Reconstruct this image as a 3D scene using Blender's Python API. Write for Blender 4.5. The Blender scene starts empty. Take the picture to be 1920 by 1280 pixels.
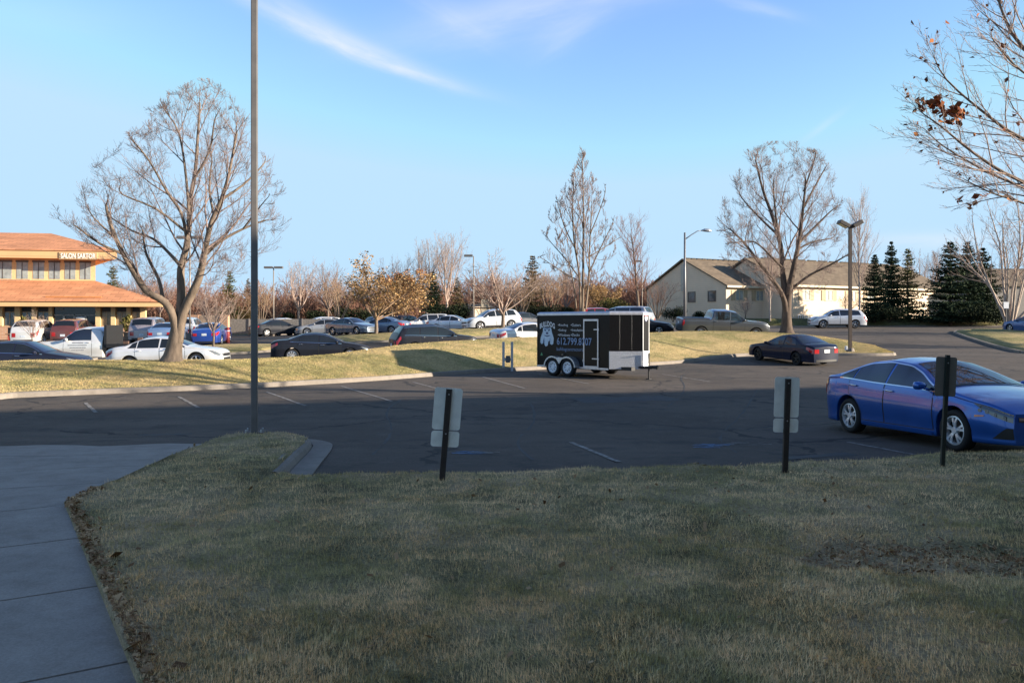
import bpy, math, random
import numpy as np
from mathutils import Vector, Matrix

SC = bpy.context.scene
COL = SC.collection
R = math.radians
random.seed(7)
RNG = np.random.default_rng(11)
CAMZ = 1.92
F = 1536.0      # focal length in photo pixels (1920 wide); horizon on row 608
HZ = 608.0

# ------------------------------------------------------------------ helpers
def smooth(t):
    t = np.clip(t, 0, 1)
    return t * t * (3 - 2 * t)

def atx(px, Y):
    return (px - 960) / F * Y

def atz(py, Y):
    return CAMZ - (py - HZ) / F * Y

def flat(px, py, z=0.0):
    Y = F * (CAMZ - z) / (py - HZ)
    return (atx(px, Y), Y)

def gz(X, Y):
    """height of the paved ground"""
    X = np.asarray(X, float); Y = np.asarray(Y, float)
    z = np.interp(Y, [10, 11.5, 15.2, 22, 30, 38], [0, 0, -.1, -.02, .03, .08])
    rise = np.interp(X, [-60, -24, -10, 0, 15, 40], [.65, .72, 1.05, 1.45, 1.55, 1.62])
    span = np.interp(X, [-5, 12, 22], [22, 26, 34])
    z = z + rise * smooth((Y - 42) / span)
    z = z + .22 * smooth((Y - 37) / 5) * smooth((X - 6) / 6) * (1 - smooth((Y - 55) / 15))
    z = z - .22 * smooth((-X - 13) / 5) * smooth((Y - 27) / 4) * (1 - smooth((Y - 42) / 10))
    z = z + .25 * smooth((Y - 75) / 40)
    return z

_h = np.random.default_rng(5).random((256, 256))
def vnoise(x, y):
    x = np.asarray(x, float); y = np.asarray(y, float)
    xi = np.floor(x).astype(int); yi = np.floor(y).astype(int)
    fx = x - xi; fy = y - yi
    fx = fx * fx * (3 - 2 * fx); fy = fy * fy * (3 - 2 * fy)
    a = _h[xi % 256, yi % 256]; b = _h[(xi + 1) % 256, yi % 256]
    c = _h[xi % 256, (yi + 1) % 256]; d = _h[(xi + 1) % 256, (yi + 1) % 256]
    return (a * (1 - fx) + b * fx) * (1 - fy) + (c * (1 - fx) + d * fx) * fy

def link(o, parent=None):
    COL.objects.link(o)
    if parent is not None:
        o.parent = parent
    return o

def tag(o, label=None, cat=None, group=None, kind=None):
    if label: o['label'] = label
    if cat: o['category'] = cat
    if group: o['group'] = group
    if kind: o['kind'] = kind
    return o

def thing(name, label, cat, loc=(0, 0, 0), rot=(0, 0, 0), group=None, scale=1.0):
    o = bpy.data.objects.new(name, None)
    o.empty_display_size = .2
    o.location = loc; o.rotation_euler = rot
    o.scale = (scale,) * 3 if isinstance(scale, (int, float)) else scale
    link(o)
    return tag(o, label, cat, group)

def mesh_from_arrays(name, verts, faces, mat=None, parent=None, smooth_sh=False, uniform=None):
    """verts (n,3); faces: list of index tuples, or (m,k) int array"""
    me = bpy.data.meshes.new(name)
    verts = np.asarray(verts, np.float32)
    if isinstance(faces, np.ndarray):
        m, k = faces.shape
        me.vertices.add(len(verts)); me.vertices.foreach_set('co', verts.ravel())
        me.loops.add(m * k); me.loops.foreach_set('vertex_index', faces.astype(np.int32).ravel())
        me.polygons.add(m)
        me.polygons.foreach_set('loop_start', np.arange(0, m * k, k, dtype=np.int32))
        me.update(calc_edges=True)
    else:
        me.from_pydata([tuple(v) for v in verts], [], [tuple(f) for f in faces])
        me.update()
    if smooth_sh:
        me.polygons.foreach_set('use_smooth', np.ones(len(me.polygons), bool))
    mats = mat if isinstance(mat, (list, tuple)) else [mat]
    for m_ in mats:
        if m_: me.materials.append(m_)
    return link(bpy.data.objects.new(name, me), parent)

class MB:
    """collects faces for ONE mesh object"""
    def __init__(s):
        s.v = []; s.f = []; s.m = []
    def add(s, vs, fs, mi=0):
        b = len(s.v)
        s.v.extend([tuple(map(float, p)) for p in vs])
        s.f.extend([tuple(b + i for i in f) for f in fs])
        s.m.extend([mi] * len(fs))
    def box(s, x0, x1, y0, y1, z0, z1, mi=0, M=None):
        vs = [Vector((x, y, z)) for z in (z0, z1) for y in (y0, y1) for x in (x0, x1)]
        if M is not None: vs = [M @ v for v in vs]
        s.add(vs, [(0, 2, 3, 1), (4, 5, 7, 6), (0, 1, 5, 4), (2, 6, 7, 3), (0, 4, 6, 2), (1, 3, 7, 5)], mi)
    def tube(s, pts, radii, n=8, mi=0, cap=True):
        pts = [Vector(p) for p in pts]
        if isinstance(radii, (int, float)): radii = [radii] * len(pts)
        rings = []
        ref = Vector((0, 0, 1))
        for i, p in enumerate(pts):
            d = (pts[min(i + 1, len(pts) - 1)] - pts[max(i - 1, 0)]).normalized()
            r_ = ref if abs(d.dot(ref)) < .95 else Vector((1, 0, 0))
            a = d.cross(r_).normalized(); b = d.cross(a)
            rings.append([p + (a * math.cos(t) + b * math.sin(t)) * radii[i]
                          for t in [2 * math.pi * k / n for k in range(n)]])
        vs = [v for r in rings for v in r]
        fs = []
        for i in range(len(pts) - 1):
            for k in range(n):
                k2 = (k + 1) % n
                fs.append((i * n + k, i * n + k2, (i + 1) * n + k2, (i + 1) * n + k))
        if cap:
            fs.append(tuple(range(n))[::-1]); fs.append(tuple((len(pts) - 1) * n + k for k in range(n)))
        s.add(vs, fs, mi)
    def lathe(s, prof, n=24, mi=0, axis='Y', M=None):
        """prof: (radius, offset along axis)"""
        vs = []
        for r, h in prof:
            for k in range(n):
                t = 2 * math.pi * k / n
                c, d = r * math.cos(t), r * math.sin(t)
                vs.append((c, h, d) if axis == 'Y' else (c, d, h))
        if M is not None: vs = [M @ Vector(v) for v in vs]
        fs = []
        for i in range(len(prof) - 1):
            for k in range(n):
                k2 = (k + 1) % n
                fs.append((i * n + k, i * n + k2, (i + 1) * n + k2, (i + 1) * n + k))
        s.add(vs, fs, mi)
    def poly(s, pts, mi=0):
        s.add(pts, [tuple(range(len(pts)))], mi)
    def prism(s, pts2, z0, z1, mi=0):
        n = len(pts2)
        vs = [(p[0], p[1], z0) for p in pts2] + [(p[0], p[1], z1) for p in pts2]
        fs = [tuple(range(n))[::-1], tuple(range(n, 2 * n))]
        fs += [(i, (i + 1) % n, n + (i + 1) % n, n + i) for i in range(n)]
        s.add(vs, fs, mi)
    def build(s, name, mat, parent=None, sm=False, bevel=0, fixn=False):
        me = bpy.data.meshes.new(name)
        me.from_pydata(s.v, [], s.f)
        mats = mat if isinstance(mat, (list, tuple)) else [mat]
        for m_ in mats: me.materials.append(m_)
        me.polygons.foreach_set('material_index', s.m)
        if sm: me.polygons.foreach_set('use_smooth', np.ones(len(me.polygons), bool))
        me.update()
        if fixn:
            import bmesh
            bm = bmesh.new(); bm.from_mesh(me)
            bmesh.ops.recalc_face_normals(bm, faces=bm.faces); bm.to_mesh(me); bm.free()
        o = link(bpy.data.objects.new(name, me), parent)
        if bevel:
            md = o.modifiers.new('bevel', 'BEVEL'); md.width = bevel; md.segments = 2; md.limit_method = 'ANGLE'
        return o

def copy_tree(o, parent=None):
    c = o.copy(); COL.objects.link(c)
    if parent is not None: c.parent = parent
    for ch in list(o.children):
        copy_tree(ch, c)
    return c

# ------------------------------------------------------------------ materials
def new_mat(name):
    m = bpy.data.materials.new(name); m.use_nodes = True
    nt = m.node_tree
    b = nt.nodes['Principled BSDF']
    return m, nt, b

def N(nt, t, **kw):
    n = nt.nodes.new(t)
    for k, v in kw.items():
        if k in n.inputs: n.inputs[k].default_value = v
        else: setattr(n, k, v)
    return n

def plain(name, col, rough=.6, metal=0., coat=0., spec=.5, var=.12, scale=6., bump=0., bscale=60.):
    m, nt, b = new_mat(name)
    b.inputs['Roughness'].default_value = rough
    b.inputs['Metallic'].default_value = metal
    b.inputs['Specular IOR Level'].default_value = spec
    if coat:
        b.inputs['Coat Weight'].default_value = coat; b.inputs['Coat Roughness'].default_value = .04
    tc = N(nt, 'ShaderNodeTexCoord')
    if var:
        no = N(nt, 'ShaderNodeTexNoise', Scale=scale, Detail=4.)
        nt.links.new(tc.outputs['Object'], no.inputs['Vector'])
        mr = N(nt, 'ShaderNodeMapRange'); mr.inputs[1].default_value = .3; mr.inputs[2].default_value = .7
        mr.inputs[3].default_value = 1 - var; mr.inputs[4].default_value = 1 + var
        nt.links.new(no.outputs['Fac'], mr.inputs[0])
        mx = N(nt, 'ShaderNodeMix', data_type='RGBA', blend_type='MULTIPLY')
        mx.inputs[0].default_value = 1
        mx.inputs[6].default_value = (*col, 1)
        nt.links.new(mr.outputs[0], mx.inputs[7])
        nt.links.new(mx.outputs[2], b.inputs['Base Color'])
    else:
        b.inputs['Base Color'].default_value = (*col, 1)
    if bump:
        n2 = N(nt, 'ShaderNodeTexNoise', Scale=bscale, Detail=3.)
        nt.links.new(tc.outputs['Object'], n2.inputs['Vector'])
        bp = N(nt, 'ShaderNodeBump', Strength=bump, Distance=.02)
        nt.links.new(n2.outputs['Fac'], bp.inputs['Height'])
        nt.links.new(bp.outputs['Normal'], b.inputs['Normal'])
    return m

def ramp(nt, fac, stops):
    r = N(nt, 'ShaderNodeValToRGB')
    els = r.color_ramp.elements
    while len(els) > 1: els.remove(els[-1])
    els[0].position = stops[0][0]; els[0].color = (*stops[0][1], 1)
    for p, c in stops[1:]:
        e = els.new(p); e.color = (*c, 1)
    nt.links.new(fac, r.inputs['Fac'])
    return r

def mixc(nt, fac, a, b, mode='MIX'):
    mx = N(nt, 'ShaderNodeMix', data_type='RGBA', blend_type=mode)
    for s_, v in ((0, fac), (6, a), (7, b)):
        if isinstance(v, (int, float)): mx.inputs[s_].default_value = v
        elif isinstance(v, tuple): mx.inputs[s_].default_value = (*v, 1)
        else: nt.links.new(v, mx.inputs[s_])
    return mx.outputs[2]

def pos_noise(nt, scale, detail=4., rough=.55, sx=1., sy=1., sz=1., off=0.):
    g = N(nt, 'ShaderNodeNewGeometry')
    mp = N(nt, 'ShaderNodeMapping'); mp.inputs['Scale'].default_value = (sx, sy, sz)
    mp.inputs['Location'].default_value = (off, off * .7, 0)
    nt.links.new(g.outputs['Position'], mp.inputs['Vector'])
    n = N(nt, 'ShaderNodeTexNoise', Scale=scale, Detail=detail, Roughness=rough)
    nt.links.new(mp.outputs[0], n.inputs['Vector'])
    return n.outputs['Fac']

def math_n(nt, op, a, b=0.):
    n = N(nt, 'ShaderNodeMath', operation=op)
    for i, v in enumerate((a, b)):
        if isinstance(v, (int, float)): n.inputs[i].default_value = v
        else: nt.links.new(v, n.inputs[i])
    return n.outputs[0]

def asphalt_mat():
    m, nt, b = new_mat('asphalt')
    big = pos_noise(nt, .22, 5.)
    c1 = ramp(nt, big, [(.3, (.066, .054, .045)), (.52, (.094, .077, .064)), (.72, (.125, .102, .085))]).outputs[0]
    stk = pos_noise(nt, .5, 4., sx=.35, sy=2.2, off=9)
    c1b = mixc(nt, math_n(nt, 'MULTIPLY', ramp(nt, stk, [(.5, (0, 0, 0)), (.7, (1, 1, 1))]).outputs[0], .45), c1, (.038, .037, .038))
    fine = pos_noise(nt, 55., 3., .7)
    c2 = mixc(nt, .75, c1b, ramp(nt, fine, [(.3, (.35, .35, .35)), (.7, (1.75, 1.7, 1.65))]).outputs[0], 'MULTIPLY')
    st = pos_noise(nt, 1.1, 5., .7, off=51)
    c2 = mixc(nt, math_n(nt, 'MULTIPLY', ramp(nt, st, [(.53, (0, 0, 0)), (.64, (1, 1, 1))]).outputs[0], .6), c2, (.036, .034, .034))
    lt = pos_noise(nt, 2.3, 6., .75, off=77)
    c2 = mixc(nt, math_n(nt, 'MULTIPLY', ramp(nt, lt, [(.52, (0, 0, 0)), (.72, (1, 1, 1))]).outputs[0], .35), c2, (.17, .15, .13))
    # cracks
    g = N(nt, 'ShaderNodeNewGeometry')
    wn = N(nt, 'ShaderNodeTexNoise', Scale=.9, Detail=4.)
    nt.links.new(g.outputs['Position'], wn.inputs['Vector'])
    vm = N(nt, 'ShaderNodeVectorMath', operation='MULTIPLY_ADD')
    nt.links.new(wn.outputs['Color'], vm.inputs[0]); vm.inputs[1].default_value = (1.6, 1.6, 0)
    nt.links.new(g.outputs['Position'], vm.inputs[2])
    vo = N(nt, 'ShaderNodeTexVoronoi', feature='DISTANCE_TO_EDGE', Scale=.16)
    nt.links.new(vm.outputs[0], vo.inputs['Vector'])
    cr = math_n(nt, 'LESS_THAN', vo.outputs['Distance'], .006)
    crm = math_n(nt, 'MULTIPLY', cr, math_n(nt, 'GREATER_THAN', pos_noise(nt, .15, 2., off=31), .42))
    c3 = mixc(nt, math_n(nt, 'MULTIPLY', crm, .75), c2, (.018, .018, .02))
    nt.links.new(c3, b.inputs['Base Color'])
    b.inputs['Roughness'].default_value = .9; b.inputs['Specular IOR Level'].default_value = .25
    bp = N(nt, 'ShaderNodeBump', Strength=.25, Distance=.01)
    nt.links.new(fine, bp.inputs['Height']); nt.links.new(bp.outputs[0], b.inputs['Normal'])
    return m

def grass_mat(name, tan, green, dark, bias=.5, patch=.55, fine=38., island=True, bump=.8):
    m, nt, b = new_mat(name)
    p1 = pos_noise(nt, patch, 4., .6)
    p2 = pos_noise(nt, patch * 5.3, 4., .65, off=17)
    s_ = math_n(nt, 'ADD', math_n(nt, 'MULTIPLY', p1, .6), math_n(nt, 'MULTIPLY', p2, .4))
    c = ramp(nt, s_, [(bias - .13, dark), (bias - .03, green), (bias + .09, tan), (bias + .2, tuple(v * 1.15 for v in tan))]).outputs[0]
    f = pos_noise(nt, fine, 3., .7, off=3)
    c = mixc(nt, .8, c, ramp(nt, f, [(.28, (.4, .4, .38)), (.72, (1.6, 1.6, 1.55))]).outputs[0], 'MULTIPLY')
    if island:
        g = N(nt, 'ShaderNodeNewGeometry')
        c = mixc(nt, .7, c, ramp(nt, g.outputs['Random Per Island'], [(0, (.45, .5, .42)), (.5, (1, 1, .95)), (1, (1.6, 1.5, 1.4))]).outputs[0], 'MULTIPLY')
    nt.links.new(c, b.inputs['Base Color'])
    b.inputs['Roughness'].default_value = .95; b.inputs['Specular IOR Level'].default_value = .1
    if bump:
        bp = N(nt, 'ShaderNodeBump', Strength=bump, Distance=.05)
        nt.links.new(f, bp.inputs['Height']); nt.links.new(bp.outputs[0], b.inputs['Normal'])
    return m

def concrete_mat(name, col, scale=1.2):
    m, nt, b = new_mat(name)
    a = pos_noise(nt, scale, 5., .6); f = pos_noise(nt, 70., 2., .7)
    c = ramp(nt, a, [(.3, tuple(v * .8 for v in col)), (.6, col), (.8, tuple(v * 1.12 for v in col))]).outputs[0]
    c = mixc(nt, .5, c, ramp(nt, f, [(.3, (.7, .7, .7)), (.7, (1.3, 1.3, 1.3))]).outputs[0], 'MULTIPLY')
    s2 = pos_noise(nt, 3.7, 6., .7, off=13)
    c = mixc(nt, .6, c, ramp(nt, s2, [(.33, (.72, .7, .68)), (.55, (1, 1, 1)), (.75, (1.12, 1.1, 1.08))]).outputs[0], 'MULTIPLY')
    nt.links.new(c, b.inputs['Base Color']); b.inputs['Roughness'].default_value = .9
    b.inputs['Specular IOR Level'].default_value = .2
    bp = N(nt, 'ShaderNodeBump', Strength=.3, Distance=.01)
    nt.links.new(f, bp.inputs['Height']); nt.links.new(bp.outputs[0], b.inputs['Normal'])
    return m

def bark_mat(name, col, scale=5.):
    m, nt, b = new_mat(name)
    f = pos_noise(nt, scale, 5., .7, sz=.35)
    c = ramp(nt, f, [(.3, tuple(v * .55 for v in col)), (.55, col), (.8, tuple(v * 1.3 for v in col))]).outputs[0]
    nt.links.new(c, b.inputs['Base Color']); b.inputs['Roughness'].default_value = .9
    b.inputs['Specular IOR Level'].default_value = .15
    bp = N(nt, 'ShaderNodeBump', Strength=.8, Distance=.03)
    nt.links.new(f, bp.inputs['Height']); nt.links.new(bp.outputs[0], b.inputs['Normal'])
    return m

def leaf_mat(name, c0, c1, c2, transl=.25):
    m, nt, b = new_mat(name)
    g = N(nt, 'ShaderNodeNewGeometry')
    c = ramp(nt, g.outputs['Random Per Island'], [(0, c0), (.5, c1), (1, c2)]).outputs[0]
    n = pos_noise(nt, 1.2, 3.)
    c = mixc(nt, .6, c, ramp(nt, n, [(.3, (.5, .5, .5)), (.7, (1.35, 1.35, 1.3))]).outputs[0], 'MULTIPLY')
    nt.links.new(c, b.inputs['Base Color']); b.inputs['Roughness'].default_value = .7
    b.inputs['Specular IOR Level'].default_value = .05
    return m

def brick_mat(name, c1, c2, mortar):
    m, nt, b = new_mat(name)
    tc = N(nt, 'ShaderNodeTexCoord')
    mp = N(nt, 'ShaderNodeMapping'); mp.inputs['Rotation'].default_value = (R(90), 0, 0)
    nt.links.new(tc.outputs['Object'], mp.inputs['Vector'])
    br = N(nt, 'ShaderNodeTexBrick', Scale=1.)
    br.inputs['Color1'].default_value = (*c1, 1); br.inputs['Color2'].default_value = (*c2, 1); br.inputs['Mortar'].default_value = (*mortar, 1)
    br.inputs['Brick Width'].default_value = .4; br.inputs['Row Height'].default_value = .13; br.inputs['Mortar Size'].default_value = .014
    nt.links.new(mp.outputs[0], br.inputs['Vector'])
    n = pos_noise(nt, 1.5, 4.)
    c = mixc(nt, .5, br.outputs['Color'], ramp(nt, n, [(.3, (.7, .7, .7)), (.7, (1.25, 1.25, 1.25))]).outputs[0], 'MULTIPLY')
    nt.links.new(c, b.inputs['Base Color']); b.inputs['Roughness'].default_value = .85
    return m

def shingle_mat(name, col, row=.3):
    m, nt, b = new_mat(name)
    tc = N(nt, 'ShaderNodeTexCoord')
    br = N(nt, 'ShaderNodeTexBrick', Scale=1.)
    br.inputs['Color1'].default_value = (*[v * .85 for v in col], 1); br.inputs['Color2'].default_value = (*[v * 1.12 for v in col], 1)
    br.inputs['Mortar'].default_value = (*[v * .6 for v in col], 1)
    br.inputs['Brick Width'].default_value = row * 2.2; br.inputs['Row Height'].default_value = row; br.inputs['Mortar Size'].default_value = .02
    nt.links.new(tc.outputs['Object'], br.inputs['Vector'])
    n = pos_noise(nt, .8, 5.)
    c = mixc(nt, .6, br.outputs['Color'], ramp(nt, n, [(.3, (.75, .75, .75)), (.7, (1.22, 1.2, 1.18))]).outputs[0], 'MULTIPLY')
    nt.links.new(c, b.inputs['Base Color']); b.inputs['Roughness'].default_value = .85
    b.inputs['Specular IOR Level'].default_value = .2
    return m

def siding_mat(name, col, pitch=.2):
    m, nt, b = new_mat(name)
    g = N(nt, 'ShaderNodeNewGeometry'); sx = N(nt, 'ShaderNodeSeparateXYZ')
    nt.links.new(g.outputs['Position'], sx.inputs[0])
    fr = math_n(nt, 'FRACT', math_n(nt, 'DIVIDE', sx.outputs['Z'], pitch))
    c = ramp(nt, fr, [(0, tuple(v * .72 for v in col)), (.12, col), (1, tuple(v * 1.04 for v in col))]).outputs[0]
    n = pos_noise(nt, .7, 4.)
    c = mixc(nt, .5, c, ramp(nt, n, [(.3, (.85, .85, .85)), (.7, (1.1, 1.1, 1.1))]).outputs[0], 'MULTIPLY')
    nt.links.new(c, b.inputs['Base Color']); b.inputs['Roughness'].default_value = .7
    return m

def paint_line_mat():
    m, nt, b = new_mat('worn_line_paint')
    f = pos_noise(nt, 9., 5., .75)
    c = ramp(nt, f, [(.40, (.09, .078, .068)), (.57, (.27, .25, .23)), (.8, (.42, .40, .38))]).outputs[0]
    nt.links.new(c, b.inputs['Base Color']); b.inputs['Roughness'].default_value = .85
    return m

def car_paint(name, col, metal=.25, rough=.32):
    if max(col) < .06: metal, rough = 0., .45
    m, nt, b = new_mat(name)
    n = pos_noise(nt, 1.7, 4.)
    c = mixc(nt, 1., col, ramp(nt, n, [(.3, (.9, .9, .9)), (.7, (1.08, 1.08, 1.08))]).outputs[0], 'MULTIPLY')
    # road dust low on the body
    g = N(nt, 'ShaderNodeTexCoord'); sx = N(nt, 'ShaderNodeSeparateXYZ'); nt.links.new(g.outputs['Object'], sx.inputs[0])
    mr = N(nt, 'ShaderNodeMapRange'); mr.inputs[1].default_value = .2; mr.inputs[2].default_value = .75; mr.inputs[3].default_value = .12 if metal else .03; mr.inputs[4].default_value = 0.
    nt.links.new(sx.outputs['Z'], mr.inputs[0])
    c = mixc(nt, math_n(nt, 'MULTIPLY', mr.outputs[0], pos_noise(nt, 3., 4.)), c, (.16, .15, .135))
    nt.links.new(c, b.inputs['Base Color'])
    b.inputs['Metallic'].default_value = metal; b.inputs['Roughness'].default_value = rough
    if metal == 0.: b.inputs['Specular IOR Level'].default_value = .15
    b.inputs['Coat Weight'].default_value = 1. if metal else .3; b.inputs['Coat Roughness'].default_value = .05
    return m

M = {}
M['asphalt'] = asphalt_mat()
M['lawn'] = grass_mat('lawn_soil', (.46, .345, .22), (.28, .24, .13), (.155, .128, .075), bias=.5, patch=.5, island=False)
M['blade'] = grass_mat('lawn_blades', (.88, .645, .40), (.50, .425, .22), (.30, .24, .13), bias=.445, patch=.75, bump=0)
M['bank'] = grass_mat('bank_grass', (.43, .33, .17), (.27, .24, .108), (.165, .135, .07), bias=.475, patch=.3, fine=14., island=False)
M['bank_blade'] = grass_mat('bank_blades', (.49, .38, .20), (.31, .275, .125), (.19, .158, .084), bias=.475, patch=.3, bump=0)
M['ground'] = grass_mat('far_ground', (.22, .18, .09), (.12, .12, .055), (.09, .075, .045), bias=.47, patch=.15, fine=6., island=False)
M['walk'] = concrete_mat('sidewalk_concrete', (.345, .305, .27))
M['kerb'] = concrete_mat('kerb_concrete', (.27, .237, .205))
M['joint'] = plain('joint_dirt', (.05, .048, .045), .95)
M['line'] = paint_line_mat()
M['blue_line'] = plain('faded_blue_paint', (.1, .2, .36), .85, var=.5, scale=14.)
M['tyre'] = plain('tyre_rubber', (.018, .018, .019), .8, spec=.3)
M['black'] = plain('black_plastic', (.015, .015, .016), .55)
M['glass'] = plain('car_glass', (.012, .015, .018), .03, spec=.9, var=0)
M['chrome'] = plain('chrome', (.72, .72, .74), .15, metal=1., var=.05)
M['alloy'] = plain('wheel_alloy', (.62, .62, .64), .3, metal=.75, var=.08)
M['white_rim'] = plain('white_steel_rim', (.75, .78, .82), .4)
M['red_lens'] = plain('red_lens', (.42, .015, .02), .12, coat=1.)
M['clear_lens'] = plain('clear_lens', (.22, .235, .25), .08, metal=.4, coat=1., var=.35, scale=25.)
M['amber'] = plain('amber_lens', (.7, .16, .02), .15, coat=1.)
M['plate'] = plain('plate_metal', (.55, .6, .66), .4, var=.2, scale=12)
M['galv'] = plain('galvanised_steel', (.5, .52, .55), .4, metal=.7)
M['postgrey'] = plain('tan_grey_pole', (.26, .23, .2), .5, metal=.1)
M['bronze'] = plain('dark_bronze_pole', (.15, .138, .13), .45, metal=.2)
M['postbrown'] = plain('brown_post', (.035, .026, .022), .6, var=.3, bump=.2)
M['signback'] = plain('sign_back_aluminium', (.9, .9, .82), .5, metal=.15, var=.1, scale=8)
M['signdark'] = plain('sign_back_brown', (.16, .145, .12), .6, var=.1)
M['winglass'] = plain('window_glass', (.05, .06, .065), .06, spec=.8, var=.3, scale=1.5)
M['blind'] = plain('blinds_behind_glass', (.30, .33, .32), .25, spec=.7, var=.25, scale=3.)
# ------------------------------------------------------------------ terrain sheets
def grid_sheet(name, xs, ys, zf, mat, parent=None, mask=None):
    X, Y = np.meshgrid(xs, ys)
    Z = zf(X, Y)
    nx, ny = len(xs), len(ys)
    idx = np.arange(nx * ny).reshape(ny, nx)
    f = np.stack([idx[:-1, :-1], idx[:-1, 1:], idx[1:, 1:], idx[1:, :-1]], -1).reshape(-1, 4)
    if mask is not None:
        cx = (X[:-1, :-1] + X[1:, 1:]) / 2; cy = (Y[:-1, :-1] + Y[1:, 1:]) / 2
        f = f[mask(cx, cy).ravel()]
    return mesh_from_arrays(name, np.stack([X, Y, Z], -1).reshape(-1, 3), f, mat, parent, smooth_sh=True)

xs = np.unique(np.concatenate([np.linspace(-1500, -90, 12), np.linspace(-90, 90, 91), np.linspace(90, 1500, 12)]))
ys = np.unique(np.concatenate([np.linspace(-300, -20, 8), np.linspace(-20, 140, 81), np.linspace(140, 3000, 16)]))
tag(grid_sheet('ground', xs, ys, lambda X, Y: gz(X, Y) - .12, M['ground']), kind='structure')
tag(grid_sheet('parking_lot', np.linspace(-75, 62, 138), np.linspace(5, 91, 87), gz, M['asphalt']), kind='structure')

# ---- front lawn -------------------------------------------------------------
LZ = .13
lawn_left = [(2.7, -3.0), (-1.87, 4.09), (-4.53, 8.28), (-4.66, 11.36), (-4.69, 13.09)]
lawn_top = [(-4.69, 13.09), (-4.58, 13.5), (-4.35, 13.7), (-4.13, 13.78), (-3.85, 13.76), (-3.6, 13.65), (-3.36, 13.38), (-3.22, 12.95),
            (-3.1, 12.0), (-2.92, 10.15), (-2.22, 10.03), (-.86, 10.14), (1.37, 10.53), (3.38, 10.82), (4.62, 11.08), (6., 11.55), (7.47, 11.95), (12, 13.4), (20, 16), (34, 20)]
TX = np.array([p[0] for p in lawn_top]); TY = np.array([p[1] for p in lawn_top])
def lawn_hi(x):
    return np.interp(x, TX, TY)
def lawn_lo(x):
    x = np.asarray(x, float)
    lo = np.where(x > -4.53, np.interp(x, [-4.53, -1.87, 2.7], [8.28, 4.09, -3.0]), np.interp(x, [-4.69, -4.66, -4.53], [13.0, 11.36, 8.28]))
    return lo
def lawn_z(x, y):
    e = np.minimum(lawn_hi(x) - y, 1.2)
    z = LZ + .05 * (vnoise(x * .8, y * .8) - .5) + .05 * (vnoise(x * 3.1 + 7, y * 3.1) - .5) + .035 * (vnoise(x * 8.3 + 3, y * 8.3) - .5)
    z = z + .06 * smooth((7 - y) / 5)
    pd = np.hypot((x - 3.3) / 1.0, (y - 6.3) / .45)
    z = z - .035 * (pd < 1)
    return z - .05 * smooth(1 - e / .35)
cols = np.unique(np.concatenate([np.linspace(-4.69, -2.9, 70), np.linspace(-2.9, 10, 170), np.linspace(10, 34, 80)]))
nr = 150
T = np.linspace(0, 1, nr)
LX = np.repeat(cols[None], nr, 0); LY = lawn_lo(cols)[None] + (lawn_hi(cols) - lawn_lo(cols))[None] * T[:, None]
LZZ = lawn_z(LX, LY)
V = np.stack([LX, LY, LZZ], -1).reshape(-1, 3)
nc = len(cols); idx = np.arange(nr * nc).reshape(nr, nc)
Fq = np.stack([idx[:-1, :-1], idx[:-1, 1:], idx[1:, 1:], idx[1:, :-1]], -1).reshape(-1, 4)
# skirt down to the pavement on the far edge and the walk side
sk = V[idx[-1]].copy(); sk[:, 2] = -.2; sk2 = V[idx[0]].copy(); sk2[:, 2] = -.2
b0 = len(V); V = np.concatenate([V, sk, sk2])
k = np.arange(nc)
Fq = np.concatenate([Fq, np.stack([idx[-1][:-1], idx[-1][1:], b0 + k[1:], b0 + k[:-1]], -1), np.stack([idx[0][1:], idx[0][:-1], b0 + nc + k[:-1], b0 + nc + k[1:]], -1)])
tag(mesh_from_arrays('lawn', V, Fq, M['lawn'], smooth_sh=True), kind='structure')

def blades(name, x, y, zf, length, width, mat, lean=.8, kind='stuff', rng=RNG):
    n = len(x)
    z = zf(x, y)
    a = rng.uniform(0, 2 * np.pi, n); ln = length * rng.uniform(.55, 1.3, n)
    # matted: neighbouring blades lean the same way
    fl = 6.28 * vnoise(x * .9 + 31, y * .9) * 1.5
    dx = np.cos(fl) * .55 + np.cos(a) * .7; dy = np.sin(fl) * .55 + np.sin(a) * .7
    le = lean * rng.uniform(.3, 1.25, n)
    hx = dx * le; hy = dy * le; hz = np.sqrt(np.maximum(.06, 1 - np.minimum(.94, hx * hx + hy * hy)))
    w = width * rng.uniform(.6, 1.3, n)
    px = np.cos(a) * w; py = np.sin(a) * w
    P = np.empty((n, 3, 3), np.float32)
    P[:, 0] = np.stack([x - px, y - py, z - .008], -1)
    P[:, 1] = np.stack([x + px, y + py, z - .008], -1)
    P[:, 2] = np.stack([x + hx * ln, y + hy * ln, z + hz * ln], -1)
    f = np.arange(n * 3, dtype=np.int32).reshape(n, 3)
    return tag(mesh_from_arrays(name, P.reshape(-1, 3), f, mat), kind=kind)

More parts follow.
